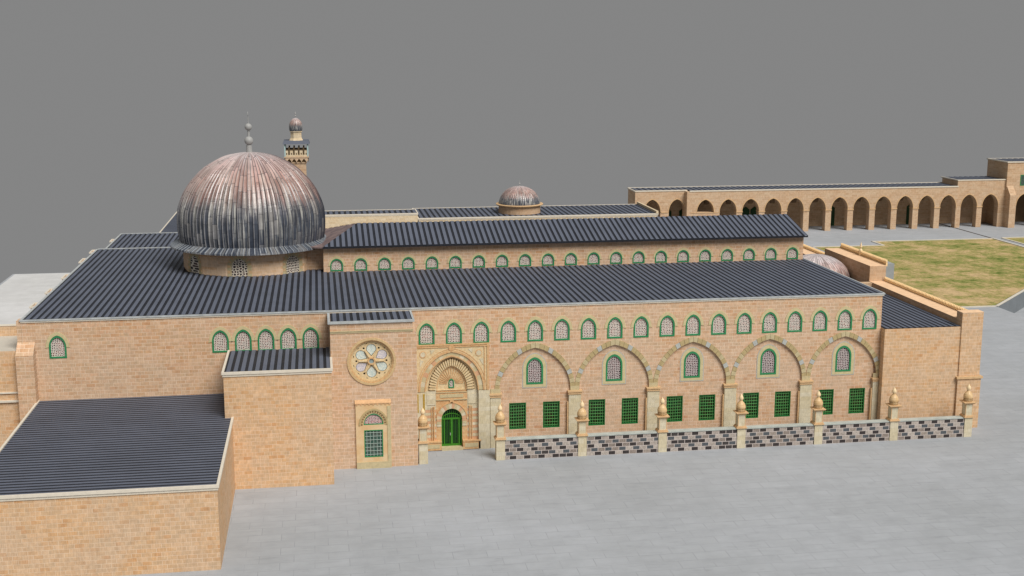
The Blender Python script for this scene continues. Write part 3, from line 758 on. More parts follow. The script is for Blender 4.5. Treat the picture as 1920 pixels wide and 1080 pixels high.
for i in range(k0, len(mb.v)): x, y, z = mb.v[i]; mb.v[i] = (PX + x, PY - .04 + z, 10.12 + y)
for sx in (-2.72, 2.6):
    k0 = len(mb.v); mb.lathe(0, 0, [(.26, -.03), (.33, -.03), (.33, .1)], 16)
    for i in range(k0, len(mb.v)): x, y, z = mb.v[i]; mb.v[i] = (PX + sx + x, PY - .01 + z, 9.55 + y)
mb.build('boss', M['carve_or'], portal)
for sx in (-2.72, 2.6):
    mb = MB(); k0 = len(mb.v); mb.lathe(0, 0, [(.02, -.05), (.25, -.05), (.25, .1)], 16)
    for i in range(k0, len(mb.v)): x, y, z = mb.v[i]; mb.v[i] = (PX + sx + x, PY + z, 9.55 + y)
    mb.build('roundel', M['pale'], portal)
    s = 1 if sx > 0 else -1; mb = MB()
    mb.plate([(PX + s * 1.55, 9.98), (PX + s * 2.05, 9.98), (PX + s * 1.95, 9.55)][::s], [], PY - .03, PY + .01)
    mb.build('spandrel_inlay', M['pale'], portal); mb = MB()
    mb.plate([(PX + s * 3.0, 9.05), (PX + s * 2.65, 8.95), (PX + s * 3.02, 8.35)][::s], [], PY - .03, PY + .01)
    mb.build('spandrel_inlay', M['pale'], portal)
for s in (-1, 1):
    mb = MB()
    for q in range(12):
        z = .95 + q * .28; xx0, xx1 = sorted((PX + s * 1.5, PX + s * 2.55)); mb.box(xx0, xx1, HY0 + .08, HY0 + .45, z, z + .27, q % 2)
    mb.box(*sorted((PX + s * 1.5, PX + s * 2.55)), HY0 + .08, HY0 + .45, 4.31, 5.88, 1)
    mb.build('jamb', [M['stripe_red'], M['pale']], portal)
    mb = MB(); mb.box(*sorted((PX + s * 1.58, PX + s * 2.36)), HY0 + .02, HY0 + .1, 4.5, 5.5); mb.build('jamb_block', M['pale'], portal)
    mb = MB(); mb.lathe(PX + s * 1.72, HY0 + .02, [(.09, .95), (.075, 1.1), (.075, 4.1), (.11, 4.3)], 10); mb.lathe(PX + s * 1.93, HY0 + .04, [(.06, .95), (.06, 4.25)], 8); mb.build('colonette', M['carve_or'], portal)
    mb = MB(); mb.box(*sorted((PX + s * 1.04, PX + s * 2.72)), HY0 - .28, HY0 + .1, .06, .82); mb.box(*sorted((PX + s * 1.02, PX + s * 2.78)), HY0 - .34, HY0 + .1, .82, .95); mb.build('plinth', M['carve_or'], portal)
    mb = MB(); mb.box(*sorted((PX + s * 1.22, PX + s * 2.5)), HY0 - .31, HY0 - .27, .26, .66); mb.build('plinth_panel', M['ochre_pale'], portal)
for xx in ((PX + 2.56, 15.7), (8.4, PX - 2.56)): mb = MB(); mb.box(*xx, PY - .06, HY0 + .3, 0, 5.84); mb.build('portal_pilaster', M['pale'], portal)
mb = MB(); mb.box(8.72, 8.86, PY - .09, PY - .05, 3.9, 5.7); mb.box(9.28, 9.45, PY - .09, PY - .05, 3.9, 5.7); mb.build('ochre_inlay', plain('yellow_ochre_tile', (.42, .27, .04), .7, .3, 9.), portal)
mb = MB(); mb.box(PX - 1.03, PX + 1.03, HY0 - .3, HY0 + .5, 0, .28); mb.build('doorstep', M['ochre_pale'], portal)
# door
DOY = HY0 + .3
di = arch(PX, .88, 3.05, 3.93, 8)
mb = MB(); mb.plate([(PX - 1, .28)] + door_arch[::-1] + [(PX + 1, .28)], [[(PX + .9, .48)] + di + [(PX - .9, .48)]], DOY, DOY + .12)
mb.box(PX - .9, PX + .9, DOY + .0, DOY + .09, 2.92, 3.08)
for xx, ww in ((0, .1), (-.72, .06), (.72, .06)): mb.box(PX + xx - ww, PX + xx + ww, DOY - .02, DOY + .1, .45, 2.95)
mb.ring(arch(PX, .84, 3.0, 3.48, 8), arch(PX, .9, 3.0, 3.56, 8), DOY - .02, DOY + .08)
for k in range(9): x = PX - .78 + 1.56 * k / 8; mb.box(x - .02, x + .02, DOY + .03, DOY + .08, 3.05, 3.05 + .78 * math.sqrt(max(.05, 1 - ((x - PX) / 1.0) ** 2)))
for s in (-1, 1):
    for k in range(3): x = PX + s * (.22 + .32 * k / 2); mb.box(x - .012, x + .012, DOY + .05, DOY + .09, .48, 2.92)
door = mb.build('door', M['green_door'], hall)
mb = MB(); mb.plate([(PX - .95, .3)] + arch(PX, .95, 3.05, 4.0, 8)[::-1] + [(PX + .95, .3)], [], DOY + .10, DOY + .14); mb.build('door_panel', M['green_dark'], door)
mb = MB(); mb.lathe(PX - .13, DOY - .04, [(.03, 1.35), (.03, 1.6)], 8); mb.build('handle', M['trim_metal'], door)

# ------------------------------------------------------------------ rose-window block
t = thing('rose_window_block', (4.5, 113, 0), 'square sandstone block with a round six-petal rose window above an arched grilled window', 'building')
TY = 110.85
w = MB()
rose = [(4.35 + 1.98 * math.cos(2 * PI * k / 40), 10.07 + 1.98 * math.sin(2 * PI * k / 40)) for k in range(40)]
w.plate([(.69, 0), (8.45, 0), (8.45, 12.6), (8.12, 13.0), (8.12, 13.72), (.69, 13.72)], [rose], TY, TY + .5)
w.box(.69, 1.2, TY + .5, 114.99, 0, 13.72); w.box(7.6, 8.12, TY + .5, 114.99, 0, 13.72); w.box(8.12, 8.45, TY + .5, 114.99, 0, 12.6)
w.build('wall', M['stone_pink'], t)
corrugated('roof', .75, 8.1, TY + .05, 114.95, 13.74, t)
mb = MB(); mb.box(.5, 8.28, TY - .16, TY + .04, 13.66, 13.88); mb.box(.5, .72, TY + .04, 114.85, 13.66, 13.88); mb.box(8.1, 8.28, TY + .04, 114.85, 13.66, 13.88); mb.build('roof_edge', M['trim_metal'], t)
mb = MB()
for k in range(62): x = .72 + k * .12; mb.box(x, x + .08, TY - .07, TY, 12.84, 12.92)
mb.box(.69, 8.16, TY - .09, TY, 12.92, 12.98); mb.box(.69, 8.16, TY - .05, TY, 12.76, 12.84); mb.build('rope_moulding', M['ochre_pale'], t)
def circ(r, n=40, cx=4.35, cz=10.07, a0=0): return [(cx + r * math.cos(a0 + 2 * PI * k / n), cz + r * math.sin(a0 + 2 * PI * k / n)) for k in range(n + 1)]
mb = MB(); mb.ring(circ(2.0), circ(2.21), TY - .09, TY + .2); mb.ring(circ(1.92), circ(2.005), TY - .02, TY + .3, 1); mb.ring(circ(1.84), circ(1.925), TY + .06, TY + .3); rw = mb.build('rose_window', [plain('tan_rim_stone', (.56, .40, .21), .85, .2, 5., bump=.02), M['carve_or']], t)
def petal(a, r0=.42, r1=1.58, w=.46, s=1.):
    pts = [(r0, 0)]
    for k in range(9):
        th = -PI * .62 + PI * 1.24 * k / 8; pts.append((r1 - w + w * math.cos(th) * 1., w * math.sin(th)))
    c, si = math.cos(a), math.sin(a)
    return [(4.35 + x * c - y * si, 10.07 + x * si + y * c) for x, y in pts]
angs = [PI / 2 + k * PI / 3 for k in range(6)]
pets = [petal(a) for a in angs]
# small piercings between the petals near the rim
pier = []
for a in angs:
    for da in (-PI / 6 ,):
        cx_, cz_ = 4.35 + 1.36 * math.cos(a + da), 10.07 + 1.36 * math.sin(a + da)
        pier.append([(cx_ + .10 * math.cos(2 * PI * k / 8), cz_ + .10 * math.sin(2 * PI * k / 8)) for k in range(8)])
    for da in (-.26, .26):
        cx_, cz_ = 4.35 + 1.66 * math.cos(a + da), 10.07 + 1.66 * math.sin(a + da); tx, tz = -math.sin(a + da), math.cos(a + da)
        pier.append([(cx_ + tx * .14, cz_ + tz * .14), (cx_ - tz * .04, cz_ + tx * .04), (cx_ - tx * .14, cz_ - tz * .14), (cx_ + tz * .04, cz_ - tx * .04)])
mb = MB(); mb.plate(circ(1.88)[:-1], pets + pier, TY + .24, TY + .40); mb.build('tracery', M['carve'], rw)
mb = MB(); mb.plate(circ(1.88)[:-1], [], TY + .43, TY + .46); mb.build('dark_backing', M['dark_gap'], rw)
for k, a in enumerate(angs):
    mb = MB(); mb.plate(petal(a, .5, 1.54, .42), [], TY + .29, TY + .33); mb.build('petal_glass', M['glass_lilac' if k in (2, 5) else 'glass_blue'], rw)
    mb = MB(); c, s = math.cos(a + PI / 6), math.sin(a + PI / 6); nx, nz = -s * .05, c * .05
    P_ = lambda r, q: (4.35 + c * r + nx * q, 10.07 + s * r + nz * q)
    mb.plate([P_(.4, -1), P_(1.15, -.9), P_(1.15, .9), P_(.4, 1)], [], TY + .12, TY + .25); mb.build('spoke', M['carve'], rw)
mb = MB(); mb.ring(circ(.25, 6, a0=0), circ(.38, 6, a0=0), TY + .08, TY + .26); mb.build('hub', M['carve_or'], rw)
mb = MB(); mb.plate(circ(.26, 6)[:-1], [], TY + .2, TY + .22); mb.build('hub_glass', M['glass_hub'], rw)
# lower grilled window in its carved surround
mb = MB(); lat = arch(4.4, .92, 4.15, 5.24, 9)
mb.plate([(2.79, 0), (6.0, 0), (6.0, 6.15), (2.79, 6.15)], [[(5.32, 4.15)] + lat[1:-1] + [(3.48, 4.15)], rect(3.53, 5.24, 1.08, 3.66)], TY - .18, TY - .002)
sr = mb.build('window_surround', plain('worn_orange_cream_stone', (.62, .42, .22), .85, .2, 1.0, col2=(.66, .50, .30), bump=.02), t)
mb = MB(); mb.hexa([(2.74, TY - .24, 6.15), (6.03, TY - .24, 6.15), (6.03, TY, 6.15), (2.74, TY, 6.15), (2.74, TY - .24, 6.22), (6.03, TY - .24, 6.22), (6.03, TY, 6.50), (2.74, TY, 6.50)])
for k in range(9): x = 2.85 + k * .37; mb.box(x, x + .15, TY - .22, TY - .17, 6.02, 6.15)
mb.build('surround_hood', M['lintel_or'], sr)
mb = MB(); mb.box(5.66, 5.98, TY - .24, TY - .17, .05, 5.9); mb.box(2.8, 5.98, TY - .26, TY - .17, .0, .62); mb.build('side_strip', M['ochre_pale'], sr)
mb = MB()
n = 15
mb.ring(arch(4.4, 1.0, 4.15, 5.33, n), arch(4.4, 1.13, 4.15, 5.47, n), TY - .22, TY - .17, lambda j: j % 2)
mb.ring(arch(4.4, 1.18, 4.15, 5.52, n), arch(4.4, 1.34, 4.15, 5.70, n), TY - .25, TY - .17, 0)
mb.build('arch_beads', [M['ochre'], M['carve_dk']], sr)
mb = MB(); mb.plate([(5.32, 4.1)] + arch(4.4, .93, 4.15, 5.26, 9)[1:-1] + [(3.48, 4.1)], [[(5.2, 4.24)] + arch(4.4, .82, 4.25, 5.12, 9)[1:-1] + [(3.6, 4.24)]], TY - .17, TY - .05)
aw = mb.build('fanlight', M['green'], t)
mb = MB(); mb.plate([(5.3, 4.16)] + arch(4.4, .9, 4.15, 5.22, 9)[1:-1] + [(3.5, 4.16)], [], TY - .09, TY - .06); mb.build('lattice', lattice_mat('fine_pink_lattice', 7.5, light=(.66, .50, .48), dark=(.05, .02, .02), red=(.25, .03, .04)), aw)
mb = MB(); mb.plate(rect(3.53, 5.24, 1.08, 3.66), [rect(3.61, 5.16, 1.16, 3.58)], TY - .2, TY - .04); gw = mb.build('grilled_window', M['green'], t)
mb = MB(); mb.plate(rect(3.6, 5.17, 1.15, 3.59), [], TY - .1, TY - .06); mb.build('pane', M['pane_teal'], gw)
mb = MB()
for k in range(5): x = 3.61 + 1.55 * (k + .5) / 5; mb.box(x - .016, x + .016, TY - .15, TY - .12, 1.16, 3.58)
for k in range(7): z = 1.16 + 2.42 * (k + .5) / 7; mb.box(3.61, 5.16, TY - .17, TY - .15, z - .018, z + .018)
mb.build('grille', M['white_bar'], gw)

# ------------------------------------------------------------------ tall side block
def block(name, label, x0, x1, y0, y1, h, wallmat, along, pitch=.62, rh=.05, cat='building', trim=None, ov=.14, th=.22, loc=None, drop=0., skip=''):
    t = thing(name, ((x0 + x1) / 2, (y0 + y1) / 2, 0), label, cat)
    mb = MB(); mb.box(x0, x1, y0, y1, 0, h - .22); mb.build('wall', wallmat, t)
    corrugated('roof', x0, x1, y0, y1, h - .12, t, along, pitch, h=rh)
    mb = MB(); r = .2
    if 'f' not in skip: mb.box(x0 - ov, x1 + ov, y0 - ov, y0 + r - ov, h - th, h); mb.box(x0 - ov * .5, x1 + ov * .5, y0 - ov * .5, y0, h - th * 1.9, h - th)
    if 'l' not in skip: mb.box(x0 - ov, x0 + r - ov, y0 + r - ov, y1, h - th, h)
    if 'r' not in skip: mb.box(x1 + ov - r, x1 + ov, y0 + r - ov, y1, h - th, h)
    if 'b' not in skip: mb.box(x0 - ov, x1 + ov, y1, y1 + r, h - th, h)
    mb.build('roof_edge', trim or M['trim'], t)
    return t
block('tall_side_block', 'tall plain sandstone block with a small slate roof, left of the rose window wall', -8.52, .68, 106.82, 114.98, 10.62, M['stone_fine'], 'Y', skip='b')
lb = block('low_side_block', 'low wide sandstone block with a dark striped flat roof, nearest in the left corner', -25.55, -7.92, 89.5, 114.98, 6.62, M['stone_fine'], 'X', pitch=.62, rh=.012, skip='b')
# neighbour on the far left
t = thing('flat_roofed_annex', (-34, 120, 0), 'flat roofed sandstone annex with pale roof, past the left end of the hall', 'building')
mb = MB(); mb.box(-42, -27.12, 114.62, 120.9, 0, 11.28); mb.box(-42, -27.62, 120.9, 121.4, 0, 12.3); mb.build('wall', M['stone_fine'], t)
mb = MB(); mb.box(-42, -27.12, 114.75, 120.9, 11.28, 11.34); mb.build('roof', M['whiteroof'], t)
for b6 in ((-42, -27.12, 114.5, 114.62, 7.42, 7.55), (-42, -27.12, 114.42, 114.62, 6.62, 6.8), (-42, -27.62, 120.85, 121.45, 12.3, 12.36)):
    mb = MB(); mb.box(*b6); mb.build('moulding', M['trim'], t)

# ------------------------------------------------------------------ entrance porch on the right end
po = thing('entrance_porch', (60, 141, 0), 'sandstone porch with crenellated parapet, low dome and square corner pier at the hall right end', 'porch')
mb = MB(); mb.box(55.22, 65.2, 114.1, 169, 0, 10.55); mb.build('wall', M['stone_fine'], po)
mb = MB(); mb.box(63.32, 65.05, 115.13, 135.56, 10.56, 11.2); mb.box(55.9, 63.33, 134.7, 135.5, 10.56, 11.19); mb.build('parapet_wall', M['stone_far'], po)
mb = MB(); mb.box(63.32, 65.05, 148.92, 169, 10.56, 11.2); mb.build('parapet_wall', M['stone_far'], po)
mb = MB(); mb.box(63.31, 65.06, 115.14, 135.55, 11.2, 11.24); mb.box(63.31, 65.06, 148.95, 169, 11.2, 11.24); mb.box(63.31, 65.3, 135.6, 148.85, 13.0, 13.04); mb.box(63.3, 65.6, 113.95, 115.15, 11.96, 12.02); mb.build('parapet_walk', M['walk'], po)
mb = MB(); mb.box(63.32, 65.32, 135.58, 148.9, 10.55, 13.0); mb.build('central_block', M['stone_far'], po)
corrugated('roof', 55.25, 63.3, 114.15, 134.7, 10.58, po, 'Y', .6)
corrugated('roof', 55.25, 63.3, 135.5, 168.9, 10.58, po, 'Y', .6)
mb = MB(); mb.box(63.32, 65.58, 113.97, 115.12, 5.42, 11.96); mb.box(63.2, 65.7, 113.85, 115.12, 0, 5.2); mb.build('corner_pier', M['stone_fine'], po)
mb = MB(); mb.box(63.05, 65.85, 113.72, 115.2, 5.2, 5.42); mb.build('pier_moulding', M['cap_stone'], po)
def battlement(x0, x1, y0, y1, z0, parent):
    mb = MB(); mb.box(x0, x1, y0, y1, z0, z0 + .36)
    n = int((y1 - y0) / .32)
    for k in range(n):
        y = y0 + (y1 - y0) * k / n; s = (y1 - y0) / n
        mb.box(x0, x1, y + s * .1, y + s * .55, z0 + .36, z0 + .56)
        mb.hexa([(x0, y + s * .02, z0 + .52), (x1, y + s * .02, z0 + .52), (x1, y + s * .63, z0 + .52), (x0, y + s * .63, z0 + .52),
                 (x0, y + s * .28, z0 + .78), (x1, y + s * .28, z0 + .78), (x1, y + s * .37, z0 + .78), (x0, y + s * .37, z0 + .78)])
        mb.box(x0 - .01, x0 + .01, y + s * .62, y + s * .9, z0 + .16, z0 + .36, 1)
    return mb.build('battlement', [plain('golden_crenel_stone', (.80, .57, .30), .8, .12, 3.), M['carve_dk']], parent)
battlement(65.06, 65.26, 115.2, 135.5, 10.98, po); battlement(65.32, 65.52, 135.7, 148.8, 12.92, po); battlement(65.06, 65.26, 149, 169, 10.98, po)
mb = MB(); mb.lathe(65.42, 142.9, [(.22, 12.9), (.22, 13.7), (.05, 13.9), (.16, 14.1), (.02, 14.7)], 10); mb.build('spike', M['post_tip'], po)
mb = MB(); mb.box(65.55, 67.6, 138.2, 147, 0, 12.75); mb.build('portico', M['concrete'], po)
sdp = [(4.05, 10.5), (4.0, 11.0), (3.75, 11.7), (3.2, 12.4), (2.3, 13.02), (1.2, 13.4), (.02, 13.52)]
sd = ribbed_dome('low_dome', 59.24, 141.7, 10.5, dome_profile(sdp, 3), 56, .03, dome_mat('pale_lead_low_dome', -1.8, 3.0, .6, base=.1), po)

# ------------------------------------------------------------------ boundary wall: posts and panels
PXS = [8.97] + [16.2 + 7.82 * k for k in range(7)]
near = ['slim domed stone post against the rose window block, left of the green door',
        'slim domed stone post ending the boundary wall, just right of the green door',
        'domed stone post between the first and second bays counted from the green door',
        'domed stone post between the second and third bays counted from the green door',
        'domed stone post before the pilaster of the third and fourth bays',
        'domed stone post before the pilaster of the fourth and fifth bays',
        'domed stone post in front of the blank wall just past the last bay',
        'domed stone post at the far right end, standing against the corner pier']
def post(x):
    p = thing('stone_post', (x, 111.48, 0), near[0], 'post', 'domed stone posts of the boundary wall')
    at = (x, 111.48, 0); y = 111.48
    mb = MB(); mb.box(x - .41, x + .41, y - .41, y + .41, 0, 2.0); mb.build('shaft', M['pale'], p)
    mb = MB(); mb.box(x - .36, x + .36, y - .36, y + .36, 2.12, 3.42); mb.build('pedestal', M['pale'], p)
    mb = MB(); mb.box(x - .53, x + .53, y - .53, y + .53, 2.0, 2.09); mb.box(x - .46, x + .46, y - .46, y + .46, 2.09, 2.2)
    mb.hexa([(x - .42, y - .42, 3.36), (x + .42, y - .42, 3.36), (x + .42, y + .42, 3.36), (x - .42, y + .42, 3.36), (x - .6, y - .6, 3.52), (x + .6, y - .6, 3.52), (x + .6, y + .6, 3.52), (x - .6, y + .6, 3.52)])
    mb.box(x - .6, x + .6, y - .6, y + .6, 3.52, 3.57)
    for sx in (-1, 1):
        for sy in (-1, 1): mb.box(*sorted((x + sx * .37, x + sx * .31)), *sorted((y + sy * .37, y + sy * .31)), 2.2, 3.36)
    mb.build('moulding', M['cap_stone'], p)
    mb = MB(); mb.lathe(x, y, [(.40, 3.57), (.43, 3.62), (.43, 3.95), (.46, 4.0), (.45, 4.15), (.38, 4.35), (.26, 4.5), (.16, 4.6), (.13, 4.7)], 20); dd = mb.build('cap_dome', M['post_dome'], p, smooth=False)
    mb = MB()
    for q in range(2):
        for k in range(20):
            a = 2 * PI * k / 20; c, s = math.cos(a), math.sin(a); o = Vector((x + c * .435, y + s * .435, 3.67 + q * .16)); tt = Vector((-s, c, 0)) * .035; u = Vector((0, 0, .09)); r = Vector((c, s, 0)) * .012
            mb.quad([o - tt + r, o + tt + r, o + tt + u + r, o - tt + u + r])
    mb.build('bead_row', M['carve_dk'], dd)
    mb = MB(); mb.lathe(x, y, [(.12, 4.7), (.2, 4.8), (.22, 4.92), (.18, 5.06), (.08, 5.22), (.005, 5.38)], 14); mb.build('tip', M['post_tip'], p, smooth=False)
    return p
p0 = post(PXS[0])
for i, x in enumerate(PXS[1:]):
    c = copy_tree(p0, None, (x, 111.48, 0)); c['label'] = near[i + 1]
lab = ['dark chequered boundary wall panel in front of the first bay, nearest the green door', 'dark chequered boundary wall panel in front of the second bay from the door',
       'dark chequered boundary wall panel in front of the middle bay', 'dark chequered boundary wall panel in front of the fourth bay from the door',
       'dark chequered boundary wall panel in front of the last bay', 'dark chequered boundary wall panel before the blank wall at the right end']
for k in range(6):
    xa, xb = PXS[k + 1] + .415, PXS[k + 2] - .415
    p = thing('boundary_wall', ((xa + xb) / 2, 111.5, 0), lab[k], 'low wall', 'panels of the low boundary wall')
    mb = MB(); mb.box(xa, xb, 111.14, 111.78, 0, 1.9); mb.build('wall', M['blockwall'], p)
    mb = MB(); mb.box(xa, xb, 111.09, 111.84, 1.9, 2.0); mb.build('coping', M['cap_grey'], p)

# ------------------------------------------------------------------ rear buildings
t = block('rear_hall', 'low rear hall with small ribbed dome on round drum, seen beyond the nave roof', 18.0, 62.9, 226.5, 241, 7.5, M['cream_wall'], 'Y', 1.0)
mb = MB(); mb.box(62.6, 63.0, 226.3, 241, 7.5, 7.95); mb.build('gable_parapet', M['cream_wall'], t)
mb = MB(); mb.lathe(37.6, 232.6, [(3.95, 7.4), (3.95, 8.75)], 40); mb.build('drum', M['stone_far'], t)
mb = MB(); mb.lathe(37.6, 232.6, [(3.9, 8.72), (4.4, 8.88), (4.5, 9.05), (4.4, 9.15), (3.9, 9.12)], 40, cap=False); mb.build('drum_cornice', M['cap_stone'], t)
pr = [(3.9, 8.95), (3.88, 9.4), (3.6, 10.3), (3.0, 11.2), (2.1, 11.9), (1.0, 12.3), (.02, 12.42)]
rd = ribbed_dome('small_dome', 37.6, 232.6, 8.95, dome_profile(pr, 3), 60, .03, dome_mat('small_dome_lead', -.4, 3.5, .6), t)
mb = MB(); mb.lathe(37.6, 232.6, [(.1, 12.4), (.05, 12.7), (.2, 12.85), (.05, 13.0), (.03, 13.5)], 10); mb.build('finial', M['finial'], rd)
block('cream_rear_block', 'cream walled rear block with a slate roof, showing just right of the big dome', -1.5, 17.8, 226.2, 231.9, 8.5, M['cream_wall'], 'Y', 1.0, ov=.1)
block('rear_wing', 'dark roofed rear wing with pale edge, showing just left of the big dome', -26.5, -4, 172, 248, 7.5, M['cream_wall'], 'X', 1.4)

# ------------------------------------------------------------------ minaret
mn = thing('minaret', (-3.4, 215, 0), 'square stone minaret with dark canopy and small lead dome, rising behind the big dome', 'minaret')
mx, my = -3.4, 215
mb = MB(); mb.box(mx - 1.55, mx + 1.55, my - 1.55, my + 1.55, 0, 19.05); mb.box(mx - 1.68, mx + 1.68, my - 1.68, my + 1.68, 18.95, 19.15); mb.build('shaft', M['stone_far'], mn)
mb = MB(); mb.box(mx - 2.05, mx + 2.05, my - 2.05, my + 2.05, 19.92, 20.12)
mb.box(mx - 1.6, mx + 1.6, my - 1.6, my + 1.6, 19.15, 19.92, 1)
fns = [lambda x, y, z: (mx + x, my - 1.98 + y, z), lambda x, y, z: (mx + 1.98 - y, my + x, z), lambda x, y, z: (mx - 1.98 + y, my + x, z), lambda x, y, z: (mx + x, my + 1.98 - y, z)]
for fn in fns:
    ol = [(-2.0, 19.92), (-1.7, 19.25)] 
    prof_ = [(-1.98, 19.92), (-1.98, 19.6), (-1.62, 19.2)]
    for k in range(4):
        c = -1.215 + .81 * k; prof_ += [(c - .34, 19.2), (c - .34, 19.35), (c, 19.78), (c + .34, 19.35), (c + .34, 19.2)]
    prof_ += [(1.62, 19.2), (1.98, 19.6), (1.98, 19.92)]
    mb.plate(prof_, [], 0, .12, 0, fn=fn)
mb.build('corbel_gallery', [M['stone_far'], M['carve_dk']], mn)
mb = MB()
for fn in fns:
    ol = [(-1.9, 20.12), (1.9, 20.12), (1.9, 21.15)]
    hs = []
    xs = []
    for k in range(4)[::-1]:
        c = -1.2 + .8 * k; ol += [(c + .2, 21.15), (c + .2, 20.95), (c + .12, 20.95), (c + .12, 21.15)] if False else []
    ol += [(-1.9, 21.15)]
    for k in range(5): c = -1.6 + .8 * k; hs.append(rect(c - .07, c + .07, 20.4, 20.75))
    mb.plate(ol, hs, .05, .2, 0, fn=fn)
    for k in range(4): c = -1.2 + .8 * k; mb.plate(rect(c - .13, c + .13, 20.45, 21.7), [], .0, .24, 1, fn=fn)
    mb.plate(rect(-1.9, 1.9, 21.15, 21.3), [], .03, .22, 1, fn=fn)
mb.build('parapet', [M['cream_wall'], plain('dark_turned_wood', (.09, .06, .03), .8, .2, 4.)], mn)
for sx in (-1, 1):
    for sy in (-1, 1):
        mb = MB(); mb.box(mx + sx * 1.88 - .12, mx + sx * 1.88 + .12, my + sy * 1.88 - .12, my + sy * 1.88 + .12, 20.12, 22.2); mb.build('gallery_post', M['gallery'], mn)
mb = MB(); mb.hexa([(mx - 2.25, my - 2.25, 22.2), (mx + 2.25, my - 2.25, 22.2), (mx + 2.25, my + 2.25, 22.2), (mx - 2.25, my + 2.25, 22.2), (mx - 2.05, my - 2.05, 22.72), (mx + 2.05, my - 2.05, 22.72), (mx + 2.05, my + 2.05, 22.72), (mx - 2.05, my + 2.05, 22.72)]); mb.build('canopy', ROOF[0], mn)
mb = MB(); mb.lathe(mx, my, [(1.22, 22.72), (1.0, 23.1), (.98, 23.2), (.98, 24.12), (1.12, 24.15), (1.12, 24.25)], 8, a0=PI / 8); mb.build('lantern', M['cream_wall'], mn)
mp_ = [(1.0, 24.25), (1.1, 24.6), (1.1, 25.1), (.98, 25.6), (.7, 26.05), (.35, 26.35), (.02, 26.45)]
md = ribbed_dome('dome', mx, my, 24.2, dome_profile(mp_, 3), 24, .02, dome_mat('minaret_dome_lead', .0, 2.2, .5), mn)
mb = MB(); mb.lathe(mx, my, [(.06, 26.4), (.04, 26.7), (.16, 26.8), (.04, 26.95), (.12, 27.15), (.02, 27.5)], 8); mb.build('finial', M['finial'], md)

# ------------------------------------------------------------------ far arcade
ar = thing('arcade_building', (105, 252, 0), 'long low sandstone arcade of pointed arches with a flat slate roof, across the lawn', 'arcade')
AY, AB = 248.8, 256.0
def arc_plate(x0, x1, h, cents, hw, y0, y1, name='arcade_wall', zs=4.5, zc=7.1, sill=None):
    ol = [(x0, 0)]; hs = []
    for c in cents:
        if sill and c in sill: hs.append([(c + hw, 4.45)] + arch(c, hw, zs + .05, zc, 8)[1:-1] + [(c - hw, 4.45)]); continue
        ol += [(c - hw, 0)] + arch(c, hw, zs, zc, 8)[::-1] + [(c + hw, 0)]
    ol += [(x1, 0), (x1, h), (x0, h)]
    mb = MB(); mb.plate(ol, hs, y0, y1); return mb
C2 = [79.3 + 4.89 * k for k in range(14)]
mb = arc_plate(75.9, 135.2, 8.8, C2[:12], 1.82, AY, AY + 1.5, sill=[C2[0]])
mb.build('arcade_wall', M['stone_far'], ar)
mb = arc_plate(135.2, 146.2, 10.1, [138.05, 142.95], 1.85, AY + .3, AY + 1.8); mb.build('arcade_wall', M['stone_far'], ar)
mb = arc_plate(64.7, 75.9, 8.8, [68.4, 73.7], 1.75, AY + 1.7, AY + 3.2); mb.build('arcade_wall', M['stone_far'], ar)
mb = MB(); mb.box(64.7, 146.2, AB, AB + .5, 0, 8.8); mb.box(64.7, 65.3, AY + 3.2, AB, 0, 8.8); mb.box(75.3, 75.9, AY, AY + 3.2, 0, 8.8)
mb.box(135.2, 135.7, AY + 1.8, AB, 7.2, 10.1); mb.build('back_wall', M['stone_far'], ar)
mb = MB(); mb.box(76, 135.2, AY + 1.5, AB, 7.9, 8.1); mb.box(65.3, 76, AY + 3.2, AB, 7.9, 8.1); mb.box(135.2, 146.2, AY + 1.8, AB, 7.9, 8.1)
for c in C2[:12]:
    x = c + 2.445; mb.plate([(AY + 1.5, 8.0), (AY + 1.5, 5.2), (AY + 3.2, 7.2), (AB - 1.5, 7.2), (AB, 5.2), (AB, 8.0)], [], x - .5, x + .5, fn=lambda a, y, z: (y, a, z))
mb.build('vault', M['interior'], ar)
corrugated('roof', 76, 135.2, AY + .1, AB + .4, 8.92, ar, 'Y', 1.2); corrugated('roof', 64.8, 76, AY + 1.8, AB + .4, 8.92, ar, 'Y', 1.2); corrugated('roof', 135.3, 146.2, AY + .4, AB + .4, 10.2, ar, 'Y', 1.2)
mb = MB(); mb.box(75.8, 135.2, AY - .1, AY + .12, 8.8, 9.05); mb.box(64.6, 75.8, AY + 1.6, AY + 1.82, 8.8, 9.05); mb.box(64.5, 64.75, AY + 1.82, AB + .5, 8.8, 9.05); mb.box(135.1, 146.2, AY + .2, AY + .42, 10.1, 10.33); mb.box(135.08, 135.3, AY + .42, AB + .5, 10.1, 10.33)
mb.box(64.75, 146, AB + .4, AB + .55, 8.8, 9.08)
mb.build('cornice', M['trim'], ar)
for c, r, yy in [(c, 1.83, AY) for c in C2[:12]] + [(c, 1.86, AY + .3) for c in (138.05, 142.95)] + [(c, 1.76, AY + 1.7) for c in (68.4, 73.7)]:
    mb = MB(); mb.ring(arch(c, r, 4.5, 7.12, 8), arch(c, r + .14, 4.5, 7.3, 8), yy - .06, yy + .02); mb.build('arch_moulding', M['cap_stone'], ar)
for b6 in [(c + 1.725, c + 3.165, AY - .12, AY + 1.55, 4.34, 4.5) for c in C2[1:11]] + [(139.8, 141.2, AY + .18, AY + 1.85, 4.34, 4.5), (70.3, 71.8, AY + 1.58, AY + 3.2, 4.34, 4.5), (76.2, 82.4, AY - .08, AY, 4.34, 4.44)]:
    mb = MB(); mb.box(*b6); mb.build('pier_capital', M['cap_stone'], ar)
